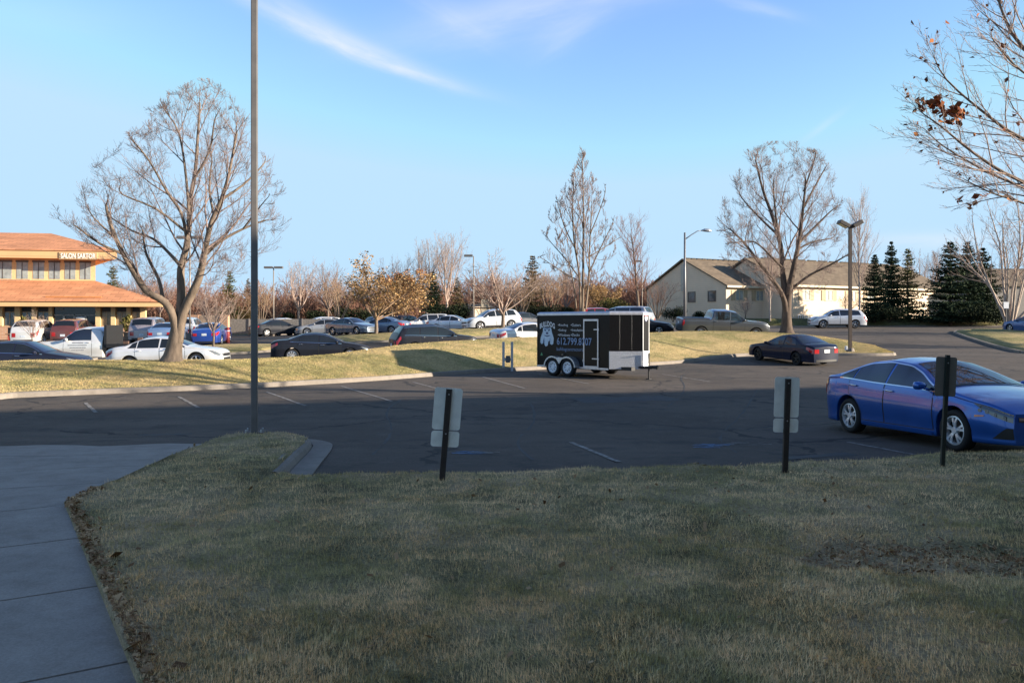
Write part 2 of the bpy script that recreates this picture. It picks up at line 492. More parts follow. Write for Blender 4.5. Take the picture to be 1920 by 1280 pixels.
def in_patch(x, y):
    return np.hypot((x - 3.3 + .3 * (vnoise(x * 4, y * 4) - .5)) / 1.05, (y - 6.3) / .42 + .6 * (vnoise(x * 3 + 9, y * 3) - .5)) < 1
n = 420000
yy = np.exp(RNG.uniform(np.log(3.6), np.log(15.5), n)); xx = RNG.uniform(-1, 1, n) * .70 * yy + RNG.uniform(-.6, 2.0, n)
ok = (xx > -4.69) & (yy > lawn_lo(xx) + .01) & (yy < lawn_hi(xx) + .03)
thin = vnoise(xx * 1.7, yy * 1.7)
ok &= RNG.random(n) < np.where(in_patch(xx, yy), .28, .5 + .8 * thin)
dleft = yy - lawn_lo(xx)
ok &= ~((dleft < .09 * (0.4 + vnoise(xx * 2, yy * 2))) & (RNG.random(n) < .75) & (yy < 9))
xx, yy = xx[ok], yy[ok]
blades('grass', xx, yy, lawn_z, .040, .0032, M['blade'], lean=.98)

# fallen leaves and mulch beside the walk and on the bare patch
M['litter'] = leaf_mat('dry_leaf_litter', (.16, .085, .042), (.33, .19, .095), (.56, .38, .22))
n = 2600
yy = RNG.uniform(3.6, 9., n); off = np.abs(RNG.normal(0, .07, n))
xe = np.interp(yy, [-3, 4.09, 8.28, 9.], [2.7, -1.87, -4.53, -4.55])
xx = xe + off * (.6 + .8 * vnoise(yy * 1.5, yy * 0)) + .015
x2 = RNG.uniform(2.2, 4.4, 9000); y2 = RNG.uniform(5.8, 6.8, 9000); q = in_patch(x2, y2) & (RNG.random(9000) < .35)
x3 = RNG.uniform(-5, 9, 500); y3 = RNG.uniform(4, 12, 500); q3 = (y3 > lawn_lo(x3)) & (y3 < lawn_hi(x3) - .1)
nb_ = int(q3.sum())
xx = np.concatenate([xx, x2[q], x3[q3]]); yy = np.concatenate([yy, y2[q], y3[q3]])
n = len(xx); zz = lawn_z(xx, yy) + RNG.uniform(.003, .03, n)
s_ = np.exp(RNG.normal(np.log(.008), .5, n)); s_[-nb_:] = RNG.uniform(.008, .026, nb_); zz[-nb_:] += .02; a = RNG.uniform(0, 6.28, n); tl = RNG.normal(0, .45, (n, 2))
P = np.empty((n, 4, 3), np.float32)
for i, (u, v) in enumerate(((-1, -.6), (1, -.6), (1, .6), (-1, .6))):
    ox = (np.cos(a) * u - np.sin(a) * v) * s_; oy = (np.sin(a) * u + np.cos(a) * v) * s_
    P[:, i] = np.stack([xx + ox, yy + oy, zz + ox * tl[:, 0] + oy * tl[:, 1]], -1)
tag(mesh_from_arrays('leaf_litter', P.reshape(-1, 3), np.arange(n * 4, dtype=np.int32).reshape(n, 4), M['litter']), kind='stuff')

# ---- sidewalk -----------------------------------------------------------------
mb = MB()
edge = [(1.4, -1), (-1.87, 4.09), (-4.53, 8.28)]
e0, e1 = Vector((-1.87, 4.09)), Vector((-4.53, 8.28))
d = (e1 - e0).normalized(); nl = Vector((-d.y, d.x))          # to the left of the walk direction
def wz(y): return float(np.interp(y, [8.6, 12.3, 12.9], [LZ - .01, .03, .012]))
s0 = -6.0
Ls = (e1 - e0).length
t = -6.0
joints = []
s_edges = [s0] + [Ls - 1.5 * k - .12 for k in range(6, -1, -1)]
s_edges = [s for s in s_edges if s >= s0]
for a_, b_ in zip(s_edges[:-1], s_edges[1:]):
    g = .012
    for c0, c1 in ((0, 1.85), (1.86, 3.8)):
        q = [e0 + d * (a_ + g) + nl * c0, e0 + d * (a_ + g) + nl * c1, e0 + d * (b_ - g) + nl * c1, e0 + d * (b_ - g) + nl * c0]
        mb.prism([(p.x, p.y) for p in q][::-1], -.1, LZ - .01)
# the apron that ramps down to the lot: slabs in rows across
far = [(flat(0, 838)), (flat(80, 835)), (flat(148, 835.5)), (flat(190, 838)), (flat(312, 832)), (-4.69, 13.05)]
FX = [-14, -10] + [p[0] for p in far]; FY = [13.4, 13.0] + [p[1] for p in far]
last = e0 + d * s_edges[-1]
def near_line(x): return last.y + (x - last.x) * (nl.y / nl.x)
rows = [0, .28, .55, .8, 1.0]
xcols = np.linspace(-14, -4.55, 60)
def edge_x(y): return float(np.interp(y, [8.28, 11.36, 13.09, 13.5], [-4.53, -4.66, -4.69, -4.6]))
for r0, r1 in zip(rows[:-1], rows[1:]):
    vs = []; fs = []
    for x in xcols:
        ylo = near_line(x) if x < last.x else near_line(last.x)
        yhi = np.interp(x, FX, FY)
        for rr, gg in ((r0, .008), (r1, -.008 if r1 < 1 else 0)):
            y = ylo + (yhi - ylo) * rr + gg
            xq = min(x, edge_x(y))
            vs.append((xq, y, wz(y)))
    m_ = len(xcols)
    for i in range(m_ - 1): fs.append((2 * i, 2 * i + 2, 2 * i + 3, 2 * i + 1))
    mb.add(vs, fs)
sl_ = s_edges[-1]
q = [e0 + d * (sl_ - .012) + nl * -.12, e0 + d * (sl_ - .012) + nl * .6, e0 + d * (sl_ + .35) + nl * .6, e0 + d * (sl_ + .35) + nl * -.12]
mb.add([(p.x, p.y, LZ - .0125) for p in q], [(0, 3, 2, 1)])
# soil seen in the joints
q = [e0 + d * s0, e0 + d * s0 + nl * 3.8, e0 + d * Ls * 1.25 + nl * 3.8, e0 + d * Ls * 1.0]
mb.add([(p.x, p.y, LZ - .03) for p in q], [(0, 3, 2, 1)], 1)
tag(mb.build('sidewalk', [M['walk'], M['joint']]), kind='structure')
tag(mesh_from_arrays('apron_bed', [(-14, 7, -.02), (-4.5, 7, -.02), (-4.5, 12.6, -.02), (-14, 12.6, -.02)], [(0, 1, 2, 3)], M['walk']), kind='structure')

# ---- kerbs ----------------------------------------------------------------------
def sweep(pts, prof, mat, name, closed=False, gap=0):
    """pts (x, y, z); prof (offset to the left, height)"""
    n = len(pts); vs = []; fs = []; m_ = len(prof)
    for i in range(n):
        a = np.array(pts[max(i - 1, 0)][:2]); b = np.array(pts[min(i + 1, n - 1)][:2])
        t = b - a; t = t / (np.linalg.norm(t) + 1e-9); nn = np.array([-t[1], t[0]])
        for o, h in prof:
            vs.append((pts[i][0] + nn[0] * o, pts[i][1] + nn[1] * o, pts[i][2] + h))
    for i in range(n - 1):
        for k in range(m_ - 1):
            fs.append((i * m_ + k, (i + 1) * m_ + k, (i + 1) * m_ + k + 1, i * m_ + k + 1))
    o = mesh_from_arrays(name, vs, fs, mat, smooth_sh=False)
    return tag(o, kind='structure')
def dense(pts, step=.5):
    out = []
    for a, b in zip(pts[:-1], pts[1:]):
        a = np.array(a, float); b = np.array(b, float)
        k = max(1, int(np.linalg.norm(b - a) / step))
        for i in range(k): out.append(tuple(a + (b - a) * i / k))
    out.append(tuple(pts[-1])); return out
def chaikin(p, n=2):
    for _ in range(n):
        q = [p[0]]
        for a, b in zip(p[:-1], p[1:]):
            a = np.array(a, float); b = np.array(b, float)
            q += [tuple(a * .75 + b * .25), tuple(a * .25 + b * .75)]
        p = q + [p[-1]]
    return p
KP = [(.0, -.05), (.0, .005), (.03, .11), (.06, .14), (.19, .145), (.19, -.1)]
# island end by the lamp post: kerb with a gutter pan on its right-hand side
ik = chaikin([(-4.72, 12.6), (-4.72, 13.2), (-4.5, 13.62), (-4.13, 13.88), (-3.7, 13.86), (-3.3, 13.5), (-3.16, 12.9), (-3.02, 11.8), (-2.85, 10.2), (-2.83, 10.0)])
ikz = [(x, y, float(gz(x, y)) - .01) for x, y in ik][::-1]
sweep(ikz, [(-.02, -.05), (-.01, .0), (.02, .10), (.05, .135), (.2, .14), (.2, -.1)], M['kerb'], 'kerb')
pan = [(x, y, float(gz(x, y)) + .004) for x, y in ik[::-1] if x > -4.3]
sweep(pan, [(-.33, .0), (-.33, .012), (-.02, .012)], M['kerb'], 'gutter')

# ---- the long bank between the two lots ------------------------------------------
#  photo column, distance of kerb, row of ridge, distance of ridge, distance of back foot
BANK = [(-900, 13.5, 690, 19, 24), (-300, 19.3, 680, 24, 29), (0, 21.5, 676, 27, 32), (325, 23.6, 675.5, 27.6, 32.5), (430, 24.4, 675.5, 28, 33.5), (500, 25., 672.5, 29.3, 36), (570, 25.9, 669, 30, 37), (640, 26.7, 663, 31.5, 38.3),
        (700, 27.6, 655, 33, 39.5), (740, 28.3, 648, 34, 40.5), (830, 30.2, 640, 36, 42), (1000, 33.6, 632, 40, 47), (1140, 35.8, 627, 44, 52), (1240, 37.2, 622.5, 46.5, 54),
        (1300, 39.4, 621, 48, 55), (1400, 42.0, 621, 48.5, 56), (1475, 42.6, 623, 48.2, 56.5), (1560, 42.4, 633, 46.8, 55), (1620, 41.9, 644, 45.2, 52), (1655, 42.0, 654, 43.6, 48), (1676, 42.4, 661.5, 43.1, 45)]
bpx = np.array([b[0] for b in BANK], float)
cpx = np.unique(np.concatenate([np.linspace(-900, 0, 25), np.linspace(0, 1640, 200), np.linspace(1640, 1676, 16)]))
Yc, rY, Yr, Yb = [np.interp(cpx, bpx, [b[i] for b in BANK]) for i in (1, 2, 3, 4)]
ker = np.ones(9) / 9
def sm1(v):
    p = np.concatenate([np.full(4, v[0]), v, np.full(4, v[-1])]); return np.convolve(p, ker, 'valid')
Yc, rY, Yr, Yb = map(sm1, (Yc, rY, Yr, Yb))
nrow = 40
BV = np.empty((nrow, len(cpx), 3))
for j in range(nrow):
    u = j / (nrow - 1)
    if u < .62:
        s_ = u / .62; Y = Yc + .17 + (Yr - Yc - .17) * s_; h = smooth(s_) * .55 + .45 * np.sin(s_ * np.pi / 2)
        X = (cpx - 960) / F * Y; zb = gz((cpx - 960) / F * Yc, Yc) + .14
        Z = zb + (CAMZ - (rY - HZ) / F * Yr - zb) * h
    else:
        s_ = (u - .62) / .38; Y = Yr + (Yb - Yr) * s_; h = 1 - smooth(s_)
        X = (cpx - 960) / F * Y; zb = gz((cpx - 960) / F * Yb, Yb) + .05
        Z = zb + (CAMZ - (rY - HZ) / F * Yr - zb) * h
    Z = Z + .05 * (vnoise(X * .7, Y * .7) - .5) * np.sin(np.pi * min(1, u * 1.02)) + .02 * (vnoise(X * 3, Y * 3) - .5)
    BV[j] = np.stack([X, Y, Z], -1)
ncx = len(cpx); idx = np.arange(nrow * ncx).reshape(nrow, ncx)
Fb = np.stack([idx[:-1, :-1], idx[:-1, 1:], idx[1:, 1:], idx[1:, :-1]], -1).reshape(-1, 4)
Vb = BV.reshape(-1, 3)
sk = BV[-1].copy(); sk[:, 2] -= .4; b0 = len(Vb); Vb = np.concatenate([Vb, sk]); k = np.arange(ncx)
Fb = np.concatenate([Fb, np.stack([idx[-1][:-1], idx[-1][1:], b0 + k[1:], b0 + k[:-1]], -1)])
tag(mesh_from_arrays('grass_bank', Vb, Fb, M['bank'], smooth_sh=True), kind='structure')
def bank_z(px, u):
    """height on the bank for fractional grid row u"""
    j = np.clip(u * (nrow - 1), 0, nrow - 1.001); j0 = j.astype(int); fr = j - j0
    c = np.interp(px, cpx, np.arange(ncx)); c = np.clip(c, 0, ncx - 1.001); c0 = c.astype(int); fc = c - c0
    P = lambda a, b: BV[a, b]
    return ((P(j0, c0) * (1 - fc)[:, None] + P(j0, c0 + 1) * fc[:, None]) * (1 - fr)[:, None] + (P(j0 + 1, c0) * (1 - fc)[:, None] + P(j0 + 1, c0 + 1) * fc[:, None]) * fr[:, None])
n = 200000
bp_, bu = RNG.uniform(-150, 1675, n), RNG.uniform(0.0, .72, n)
BP = bank_z(bp_, bu)
_zb = BP[:, 2]
blades('bank_turf', BP[:, 0], BP[:, 1], lambda x, y: _zb, .035, .006, M['bank_blade'])
def bank_point(px, py):
    """where the sight line of a photo pixel meets the front slope of the bank"""
    best = None
    for u in np.linspace(0, .62, 200):
        p = bank_z(np.array([px]), np.array([u]))[0]
        r = HZ + (CAMZ - p[2]) * F / p[1]
        if best is None or abs(r - py) < best[0]: best = (abs(r - py), p)
    return best[1]
kl = [(float((c - 960) / F * y), float(y), float(gz((c - 960) / F * y, y))) for c, y in zip(cpx, Yc)]
sweep(kl, KP, M['kerb'], 'kerb')
# returning kerb on the driveway side of the bank's end
tip = kl[-1]
dr = chaikin([(tip[0], tip[1]), (20.35, 43.2), (20.3, 44.6), (20.0, 47), (19.6, 50), (19.2, 54), (18.5, 56)])
sweep([(x, y, float(gz(x, y))) for x, y in dr], KP, M['kerb'], 'kerb')

# ---- grass islands of the far lot and the lawns beyond -----------------------------
def turf(name, pts, h=.12, bump=.12, mat=None, label=None):
    """raised grass area over a world polygon"""
    import bmesh
    p = chaikin(pts + [pts[0]], 1)[:-1]
    bm = bmesh.new()
    vs = [bm.verts.new((x, y, 0)) for x, y in p]
    f = bm.faces.new(vs)
    if f.normal.z < 0: f.normal_flip()
    bmesh.ops.triangulate(bm, faces=[f])
    for _ in range(4):
        long = [e for e in bm.edges if e.calc_length() > 1.6]
        if not long: break
        bmesh.ops.subdivide_edges(bm, edges=long, cuts=1)
        bmesh.ops.triangulate(bm, faces=bm.faces)
    bmesh.ops.recalc_face_normals(bm, faces=bm.faces)
    P2 = np.array([v.co[:] for v in bm.verts])
    bd = {v.index for e in bm.edges if e.is_boundary for v in e.verts}
    bm.verts.index_update()
    bd = {v for e in bm.edges if e.is_boundary for v in e.verts}
    for v in bm.verts:
        z = float(gz(v.co.x, v.co.y)) + h
        if v not in bd: z += bump + .06 * (float(vnoise(v.co.x * .6, v.co.y * .6)) - .5)
        v.co.z = z
    be = [e for e in bm.edges if e.is_boundary]
    r_ = bmesh.ops.extrude_edge_only(bm, edges=be)
    for g_ in r_['geom']:
        if isinstance(g_, bmesh.types.BMVert): g_.co.z -= h + .1
    me = bpy.data.meshes.new(name); bm.to_mesh(me); bm.free()
    me.polygons.foreach_set('use_smooth', np.ones(len(me.polygons), bool))
    me.materials.append(mat or M['bank'])
    o = link(bpy.data.objects.new(name, me)); tag(o, kind='structure')
    ring = p + [p[0]]
    # kerb ring (wound so its face looks outward)
    A = sum(a[0] * b[1] - b[0] * a[1] for a, b in zip(ring[:-1], ring[1:]))
    if A < 0: ring = ring[::-1]
    sweep([(x, y, float(gz(x, y))) for x, y in dense(ring, 1.5)], [(-.16, -.02), (-.15, .12), (.01, h + .004)], M['kerb'], 'kerb')
    return o
turf('grass_island', [(-20.5, 46.5), (-14, 48.5), (-13.5, 51.5), (-16, 53.5), (-23, 51.5), (-23.5, 48)])
turf('grass_island', [(-12.5, 53.5), (-4, 55.5), (3, 58), (8, 61), (6, 64), (-1, 62.5), (-9, 60), (-13.5, 57.5)], bump=.2)
turf('grass_island', [(-36, 44.6), (-24.5, 43.6), (-22.5, 45.0), (-25, 46.6), (-36, 46.8)])
turf('far_lawn', [(-29, 75), (-22, 86), (-8, 89.5), (2, 90), (14, 84), (20, 84), (22, 110), (-40, 112), (-34, 80)], h=.12, mat=M['ground'])
turf('roadside_lawn', [(28.3, 45.4), (33.2, 61.5), (36, 66), (48, 69), (70, 71), (80, 60), (60, 44), (40, 36), (30, 38)], bump=.1)
turf('far_lawn', [(24, 80), (34, 79), (46, 78.5), (60, 78.5), (80, 80), (95, 90), (90, 120), (30, 120), (22, 100), (20, 82)], h=.12, bump=.7, mat=M['ground'])
turf('far_lawn', [(-60, 66), (-42, 68), (-28, 71), (-26, 76), (-40, 84), (-70, 80)], h=.08, mat=M['ground'])

# ---- painted stall lines --------------------------------------------------------------
mb = MB()
def line(p0, p1, w=.085, mi=0):
    a, b = Vector(p0), Vector(p1); t = (b - a); L = t.length; t.normalize(); nn = Vector((-t.y, t.x)) * w / 2
    k = max(2, int(L / .4))
    pts = []
    for i in range(k + 1):
        c = a + t * L * i / k
        for s_ in (-1, 1):
            q = c + nn * s_ * (1 + .15 * math.sin(i * 3.1 + s_)); pts.append((q.x, q.y, float(gz(q.x, q.y)) + .006))
    mb.add(pts, [(2 * i, 2 * i + 2, 2 * i + 3, 2 * i + 1) for i in range(k)], mi)
for a, b in [((1070, 822), (1160, 866)), ((1590, 822), (1715, 850)), ((640, 724), (735, 750)), ((500, 734), (572, 757)), ((775, 717), (860, 738)), ((905, 708), (985, 728)),
             ((335, 742), (372, 760)), ((160, 752), (180, 768)), ((1010, 703), (1105, 720)), ((1240, 703), (1330, 716))]:
    line(flat(*a), flat(*b))
a = Vector(flat(1070, 822)); b = Vector(flat(1160, 866)); st = Vector((math.cos(R(11)), math.sin(R(11)))) * 2.6
for k in (2, 4): 
    line((a + st * (k + 1.1) * 1.0)[:], (b + st * (k + 1.1))[:]) if k == 4 else None
def dab(px, py, w, h, mi):
    for _ in range(16):
        x, y = flat(px + random.uniform(-w, w), py + random.uniform(-h, h)); l = random.uniform(.04, .16)
        t_ = random.uniform(-.3, .3)
        line((x - l, y - t_ * l), (x + l, y + t_ * l), random.uniform(.015, .05), mi)
dab(1335, 831, 26, 5, 1); dab(1400, 826, 40, 3, 0); dab(882, 845, 20, 3, 1); dab(905, 846, 14, 2, 0)
tag(mb.build('parking_lines', [M['line'], M['blue_line']]), kind='structure')
# repairs: dark patches and tar-sealed cracks
mb = MB(); rp = random.Random(12)
def wob(pts, w0, w1, z=.003):
    P = dense(chaikin(pts, 2), .35); vs = []
    for i, (x, y) in enumerate(P):
        a = Vector(P[max(i - 1, 0)]); b = Vector(P[min(i + 1, len(P) - 1)]); t = (b - a).normalized(); w = rp.uniform(w0, w1)
        for s_ in (-1, 1): 
            q = (x - t.y * w * s_ + rp.gauss(0, .012), y + t.x * w * s_ + rp.gauss(0, .012)); vs.append((q[0], q[1], float(gz(*q)) + z))
    mb.add(vs, [(2 * i, 2 * i + 2, 2 * i + 3, 2 * i + 1) for i in range(len(P) - 1)])
for seq in ([(0, 812), (180, 800), (330, 803), (450, 796)], [(620, 800), (760, 775), (950, 770), (1150, 762), (1400, 750)], [(700, 850), (740, 800), (720, 765), (760, 742)],
            [(1000, 862), (960, 820), (1010, 780), (990, 745)], [(1180, 800), (1300, 790), (1420, 795), (1560, 780)], [(1250, 760), (1290, 730), (1270, 705), (1330, 692)],
            [(1380, 845), (1340, 810), (1390, 775), (1420, 730)], [(80, 775), (220, 772), (420, 768), (560, 771)]):
    wob([flat(*q) for q in seq], .008, .03)
wob([flat(*q) for q in [(260, 806), (320, 804), (360, 802)]], .12, .22); wob([flat(*q) for q in [(1470, 858), (1540, 852), (1600, 848)]], .10, .2, .0035); wob([flat(*q) for q in [(1080, 748), (1180, 746), (1260, 744)]], .5, .8, .0035)
tag(mb.build('asphalt_repairs', plain('dark_tar', (.03, .029, .029), .75, var=.35, scale=3.)), kind='structure')

turf('verge', [(14.3, 18.6), (15.2, 17.8), (18, 18.2), (19.5, 20), (17.5, 21.6), (15, 21)], h=.12, bump=.06)
# ------------------------------------------------------------------ vehicles
def curve(keys, L, win=.14, n=1200):
    """smoothed profile from (x, v) key points"""
    k = sorted(keys); x = np.linspace(-L / 2, L / 2, n)
    v = np.interp(x, [a for a, _ in k], [b for _, b in k])
    w = max(1, int(win / L * n)) | 1
    p = np.concatenate([np.full(w // 2, v[0]), v, np.full(w // 2, v[-1])])
    p = np.convolve(p, np.ones(w) / w, 'valid')
    return lambda q: np.interp(q, x, p)

PROF_S = [0, .07, .17, .32, .5, .64, .76, .9, 1.0]
PROF_Y = [.955, .978, .966, .984, 1., .998, .985, .975, .945]

class Body:
    def __init__(s, L, W, H, WB, top, belt, Rw, sill=.2, ax=None, tumble=.2, nose=.3, tail=.2, win=.14, sillprof=None, bulge=.07):
        s.L, s.W, s.H, s.WB, s.Rw = L, W, H, WB, Rw
        s.top = curve(top, L, win); s.belt = curve(belt, L, .2)
        s.sill = sill; s.xa = ax or (WB / 2, -WB / 2)
        s.tumble, s.nose, s.tail, s.bulge = tumble, nose, tail, bulge
        s.silf = curve(sillprof, L, .1) if sillprof else (lambda q: np.full_like(np.asarray(q, float), sill))
    def w(s, x):
        x = np.asarray(x, float); h = s.L / 2
        f = np.clip((x - (h - .75)) / .75, 0, 1); r = np.clip((-x - (h - .6)) / .6, 0, 1)
        return s.W / 2 * (1 - s.nose * f ** 2.6 - s.tail * r ** 2.8)
    def corner(s, x):
        zt, zb = s.top(x), s.belt(x); w = s.w(x); h = np.maximum(zt - zb, .02)
        f = smooth((h - .10) / .25)
        yb = .945 * w
        yc = yb - .02 - (s.tumble - .02) * f * np.minimum(1, h / .42)
        zc = zb + h * (.55 + .32 * f)
        return yb, zb, yc, zc, zt
    def side_y(s, x, z):
        """half-width of the flank at (x, z)"""
        x = np.asarray(x, float); z = np.asarray(z, float)
        yb, zb, yc, zc, zt = s.corner(x)
        t = (z - s.sill) / np.maximum(zb - s.sill, .05)
        lo = s.w(x) * np.interp(t, PROF_S, PROF_Y)
        u = np.clip((z - zb) / np.maximum(zc - zb, .01), 0, 1)
        hi = yb + (yc - yb) * u + .012 * np.sin(np.pi * u)
        return np.where(z <= zb, lo, hi)
    def top_z(s, x, y):
        yb, zb, yc, zc, zt = s.corner(x)
        return zc + (zt - zc) * (1 - np.clip(np.abs(y) / yc, 0, 1) ** 2.4)
    def arch(s, x, R):
        z = np.full_like(np.asarray(x, float), 0.)
        for xa in s.xa:
            d = R * R - (x - xa) ** 2
            z = np.where(d > 0, np.maximum(z, s.Rw + np.sqrt(np.maximum(d, 0))), z)
        return z

def grid_faces(nu, nv, flip=False):
    idx = np.arange(nu * nv).reshape(nu, nv)
    f = np.stack([idx[:-1, :-1], idx[1:, :-1], idx[1:, 1:], idx[:-1, 1:]], -1).reshape(-1, 4)
    return f[:, ::-1] if flip else f

def shell(B, mat, parent, bed=None):
    h = B.L / 2
    xs = np.unique(np.round(np.concatenate([np.linspace(-h, h, int(B.L / .055)), *[np.array([-1.0015, -1, 1, 1.0015]) * (B.Rw + .06) + xa for xa in B.xa],
                            *[xa + (B.Rw + .06) * np.cos(np.linspace(.1, np.pi - .1, 17)) for xa in B.xa], h - np.array([.01, .03, .06]), -h + np.array([.01, .03, .06])]), 4))
    xs = xs[(xs >= -h) & (xs <= h)]
    zlo = np.maximum(B.silf(xs), B.arch(xs, B.Rw + .06))
    yb, zb, yc, zc, zt = B.corner(xs)
    zlo = np.minimum(zlo, zb - .03)
    rows = []
    for inn in (.16, .02):
        rows.append((B.side_y(xs, zlo) - inn, zlo + (0.0 if inn > .1 else 0)))
    for t in (0, .05, .12, .2, .3, .42, .54, .64, .74, .82, .9, .95, 1.):
        z = zlo + (zb - zlo) * t
        rows.append((B.side_y(xs, z), z))
    for t in (.12, .3, .5, .7, .88, 1.):
        z = zb + (zc - zb) * t
        rows.append((B.side_y(xs, z), z))
    for v in (.96, .9, .8, .66, .5, .33, .16, 0):
        y = yc * v
        rows.append((y, B.top_z(xs, y)))
    Y = np.stack([r[0] for r in rows], 1); Z = np.stack([r[1] for r in rows], 1)
    nu, nv = Y.shape
    X = np.repeat(xs[:, None], nv, 1)
    # round the two ends over in plan and profile
    up = np.clip((Z - .2) / .7, 0, 1)
    X = X - np.where(X > h - .25, 1, 0) * .05 * up ** 2 * ((X - h + .25) / .25) ** 2
    V1 = np.stack([X, Y, Z], -1).reshape(-1, 3); V2 = np.stack([X, -Y, Z], -1).reshape(-1, 3)
    f = grid_faces(nu, nv)
    n1 = len(V1)
    Fs = np.concatenate([f, f[:, ::-1] + n1])
    V = np.concatenate([V1, V2])
    # end caps with a bulge
    capV = []; capF = []
    for end, sg in ((nu - 1, 1), (0, -1)):
        ys = np.linspace(-1, 1, 13); base = len(V) + sum(len(c) for c in capV)
        jj = list(range(1, nv))
        P = np.array([[(X[end, j] + sg * B.bulge * (1 - q * q) * (1 - .5 * ((Z[end, j] - B.sill) / (Z[end, -1] - B.sill))), Y[end, j] * q, Z[end, j]) for q in ys] for j in jj])
        capV.append(P.reshape(-1, 3))
        ff = grid_faces(len(jj), 13, flip=(sg > 0)) + base
        capF.append(ff)
    V = np.concatenate([V] + capV); Fs = np.concatenate([Fs] + capF)
    return mesh_from_arrays('body', V, Fs[:, ::-1], mat, parent, smooth_sh=True)

def patch(P, off, out):
    """P: (nu, nv, 3) grid pushed off along its normals, towards the outward direction"""
    du = np.gradient(P, axis=0); dv = np.gradient(P, axis=1)
    n = np.cross(du, dv); n /= np.linalg.norm(n, axis=-1, keepdims=True) + 1e-9
    if (n @ np.array(out, float)).mean() < 0: n = -n
    return P + n * off

def side_patch(B, x0, x1, z0, z1, sd, off=.004, nu=14, nv=6):
    """x0/x1/z0/z1: numbers or functions of the other parameter (v for x, x for z)"""
    u = np.linspace(0, 1, nu); v = np.linspace(0, 1, nv)
    U, Vv = np.meshgrid(u, v, indexing='ij')
    a = x0(Vv) if callable(x0) else np.full_like(U, x0); b = x1(Vv) if callable(x1) else np.full_like(U, x1)
    X = a + (b - a) * U
    lo = z0(X) if callable(z0) else np.full_like(U, z0); hi = z1(X) if callable(z1) else np.full_like(U, z1)
    Z = lo + (np.maximum(hi, lo + .002) - lo) * Vv
    Y = B.side_y(X, Z) * sd
    P = np.stack([X, Y, Z], -1)
    return patch(P, off, (0, sd, 0)), sd

def add_patch(mb, Pq, mi=0):
    P, sd = Pq
    nu, nv = P.shape[:2]
    f = grid_faces(nu, nv, flip=(sd > 0))
    mb.add(P.reshape(-1, 3), [tuple(q) for q in f], mi)

def top_patch(B, x0, x1, frac0, frac1, off=.004, nu=12, nv=15):
    """sheet on the upper surface between two stations; frac = share of the corner half-width at each end"""
    u = np.linspace(0, 1, nu); v = np.linspace(-1, 1, nv)
    U, Vv = np.meshgrid(u, v, indexing='ij')
    X = x0 + (x1 - x0) * U
    yc = B.corner(X)[2]; Y = yc * Vv * (frac0 + (frac1 - frac0) * U)
    Z = B.top_z(X, Y)
    P = np.stack([X, Y, Z], -1)
    return (patch(P, off, (0, 0, 1)), 1 if x1 > x0 else -1)

def cap_patch(B, end, y0, y1, z0, z1, off=.006, nu=11, nv=4, ends=None):
    """sheet on the nose (+1) or tail (-1) face; z0/z1 numbers or functions of |y|"""
    h = B.L / 2 * end
    u = np.linspace(0, 1, nu); v = np.linspace(0, 1, nv); U, Vv = np.meshgrid(u, v, indexing='ij')
    Y = y0 + (y1 - y0) * U
    lo = z0(np.abs(Y)) if callable(z0) else np.full_like(U, z0); hi = z1(np.abs(Y)) if callable(z1) else np.full_like(U, z1)
    Z = lo + (hi - lo) * Vv
    up = np.clip((Z - .2) / .7, 0, 1)
    Ym = B.side_y(np.full_like(Z, h), Z); q = np.clip(Y / Ym, -1, 1)
    ztop = B.top(h)
    X = h - (.05 * up ** 2 if end > 0 else 0) + end * B.bulge * (1 - q * q) * (1 - .5 * ((Z - B.sill) / (ztop - B.sill)))
    return np.stack([X + end * off, Y, Z], -1), -end

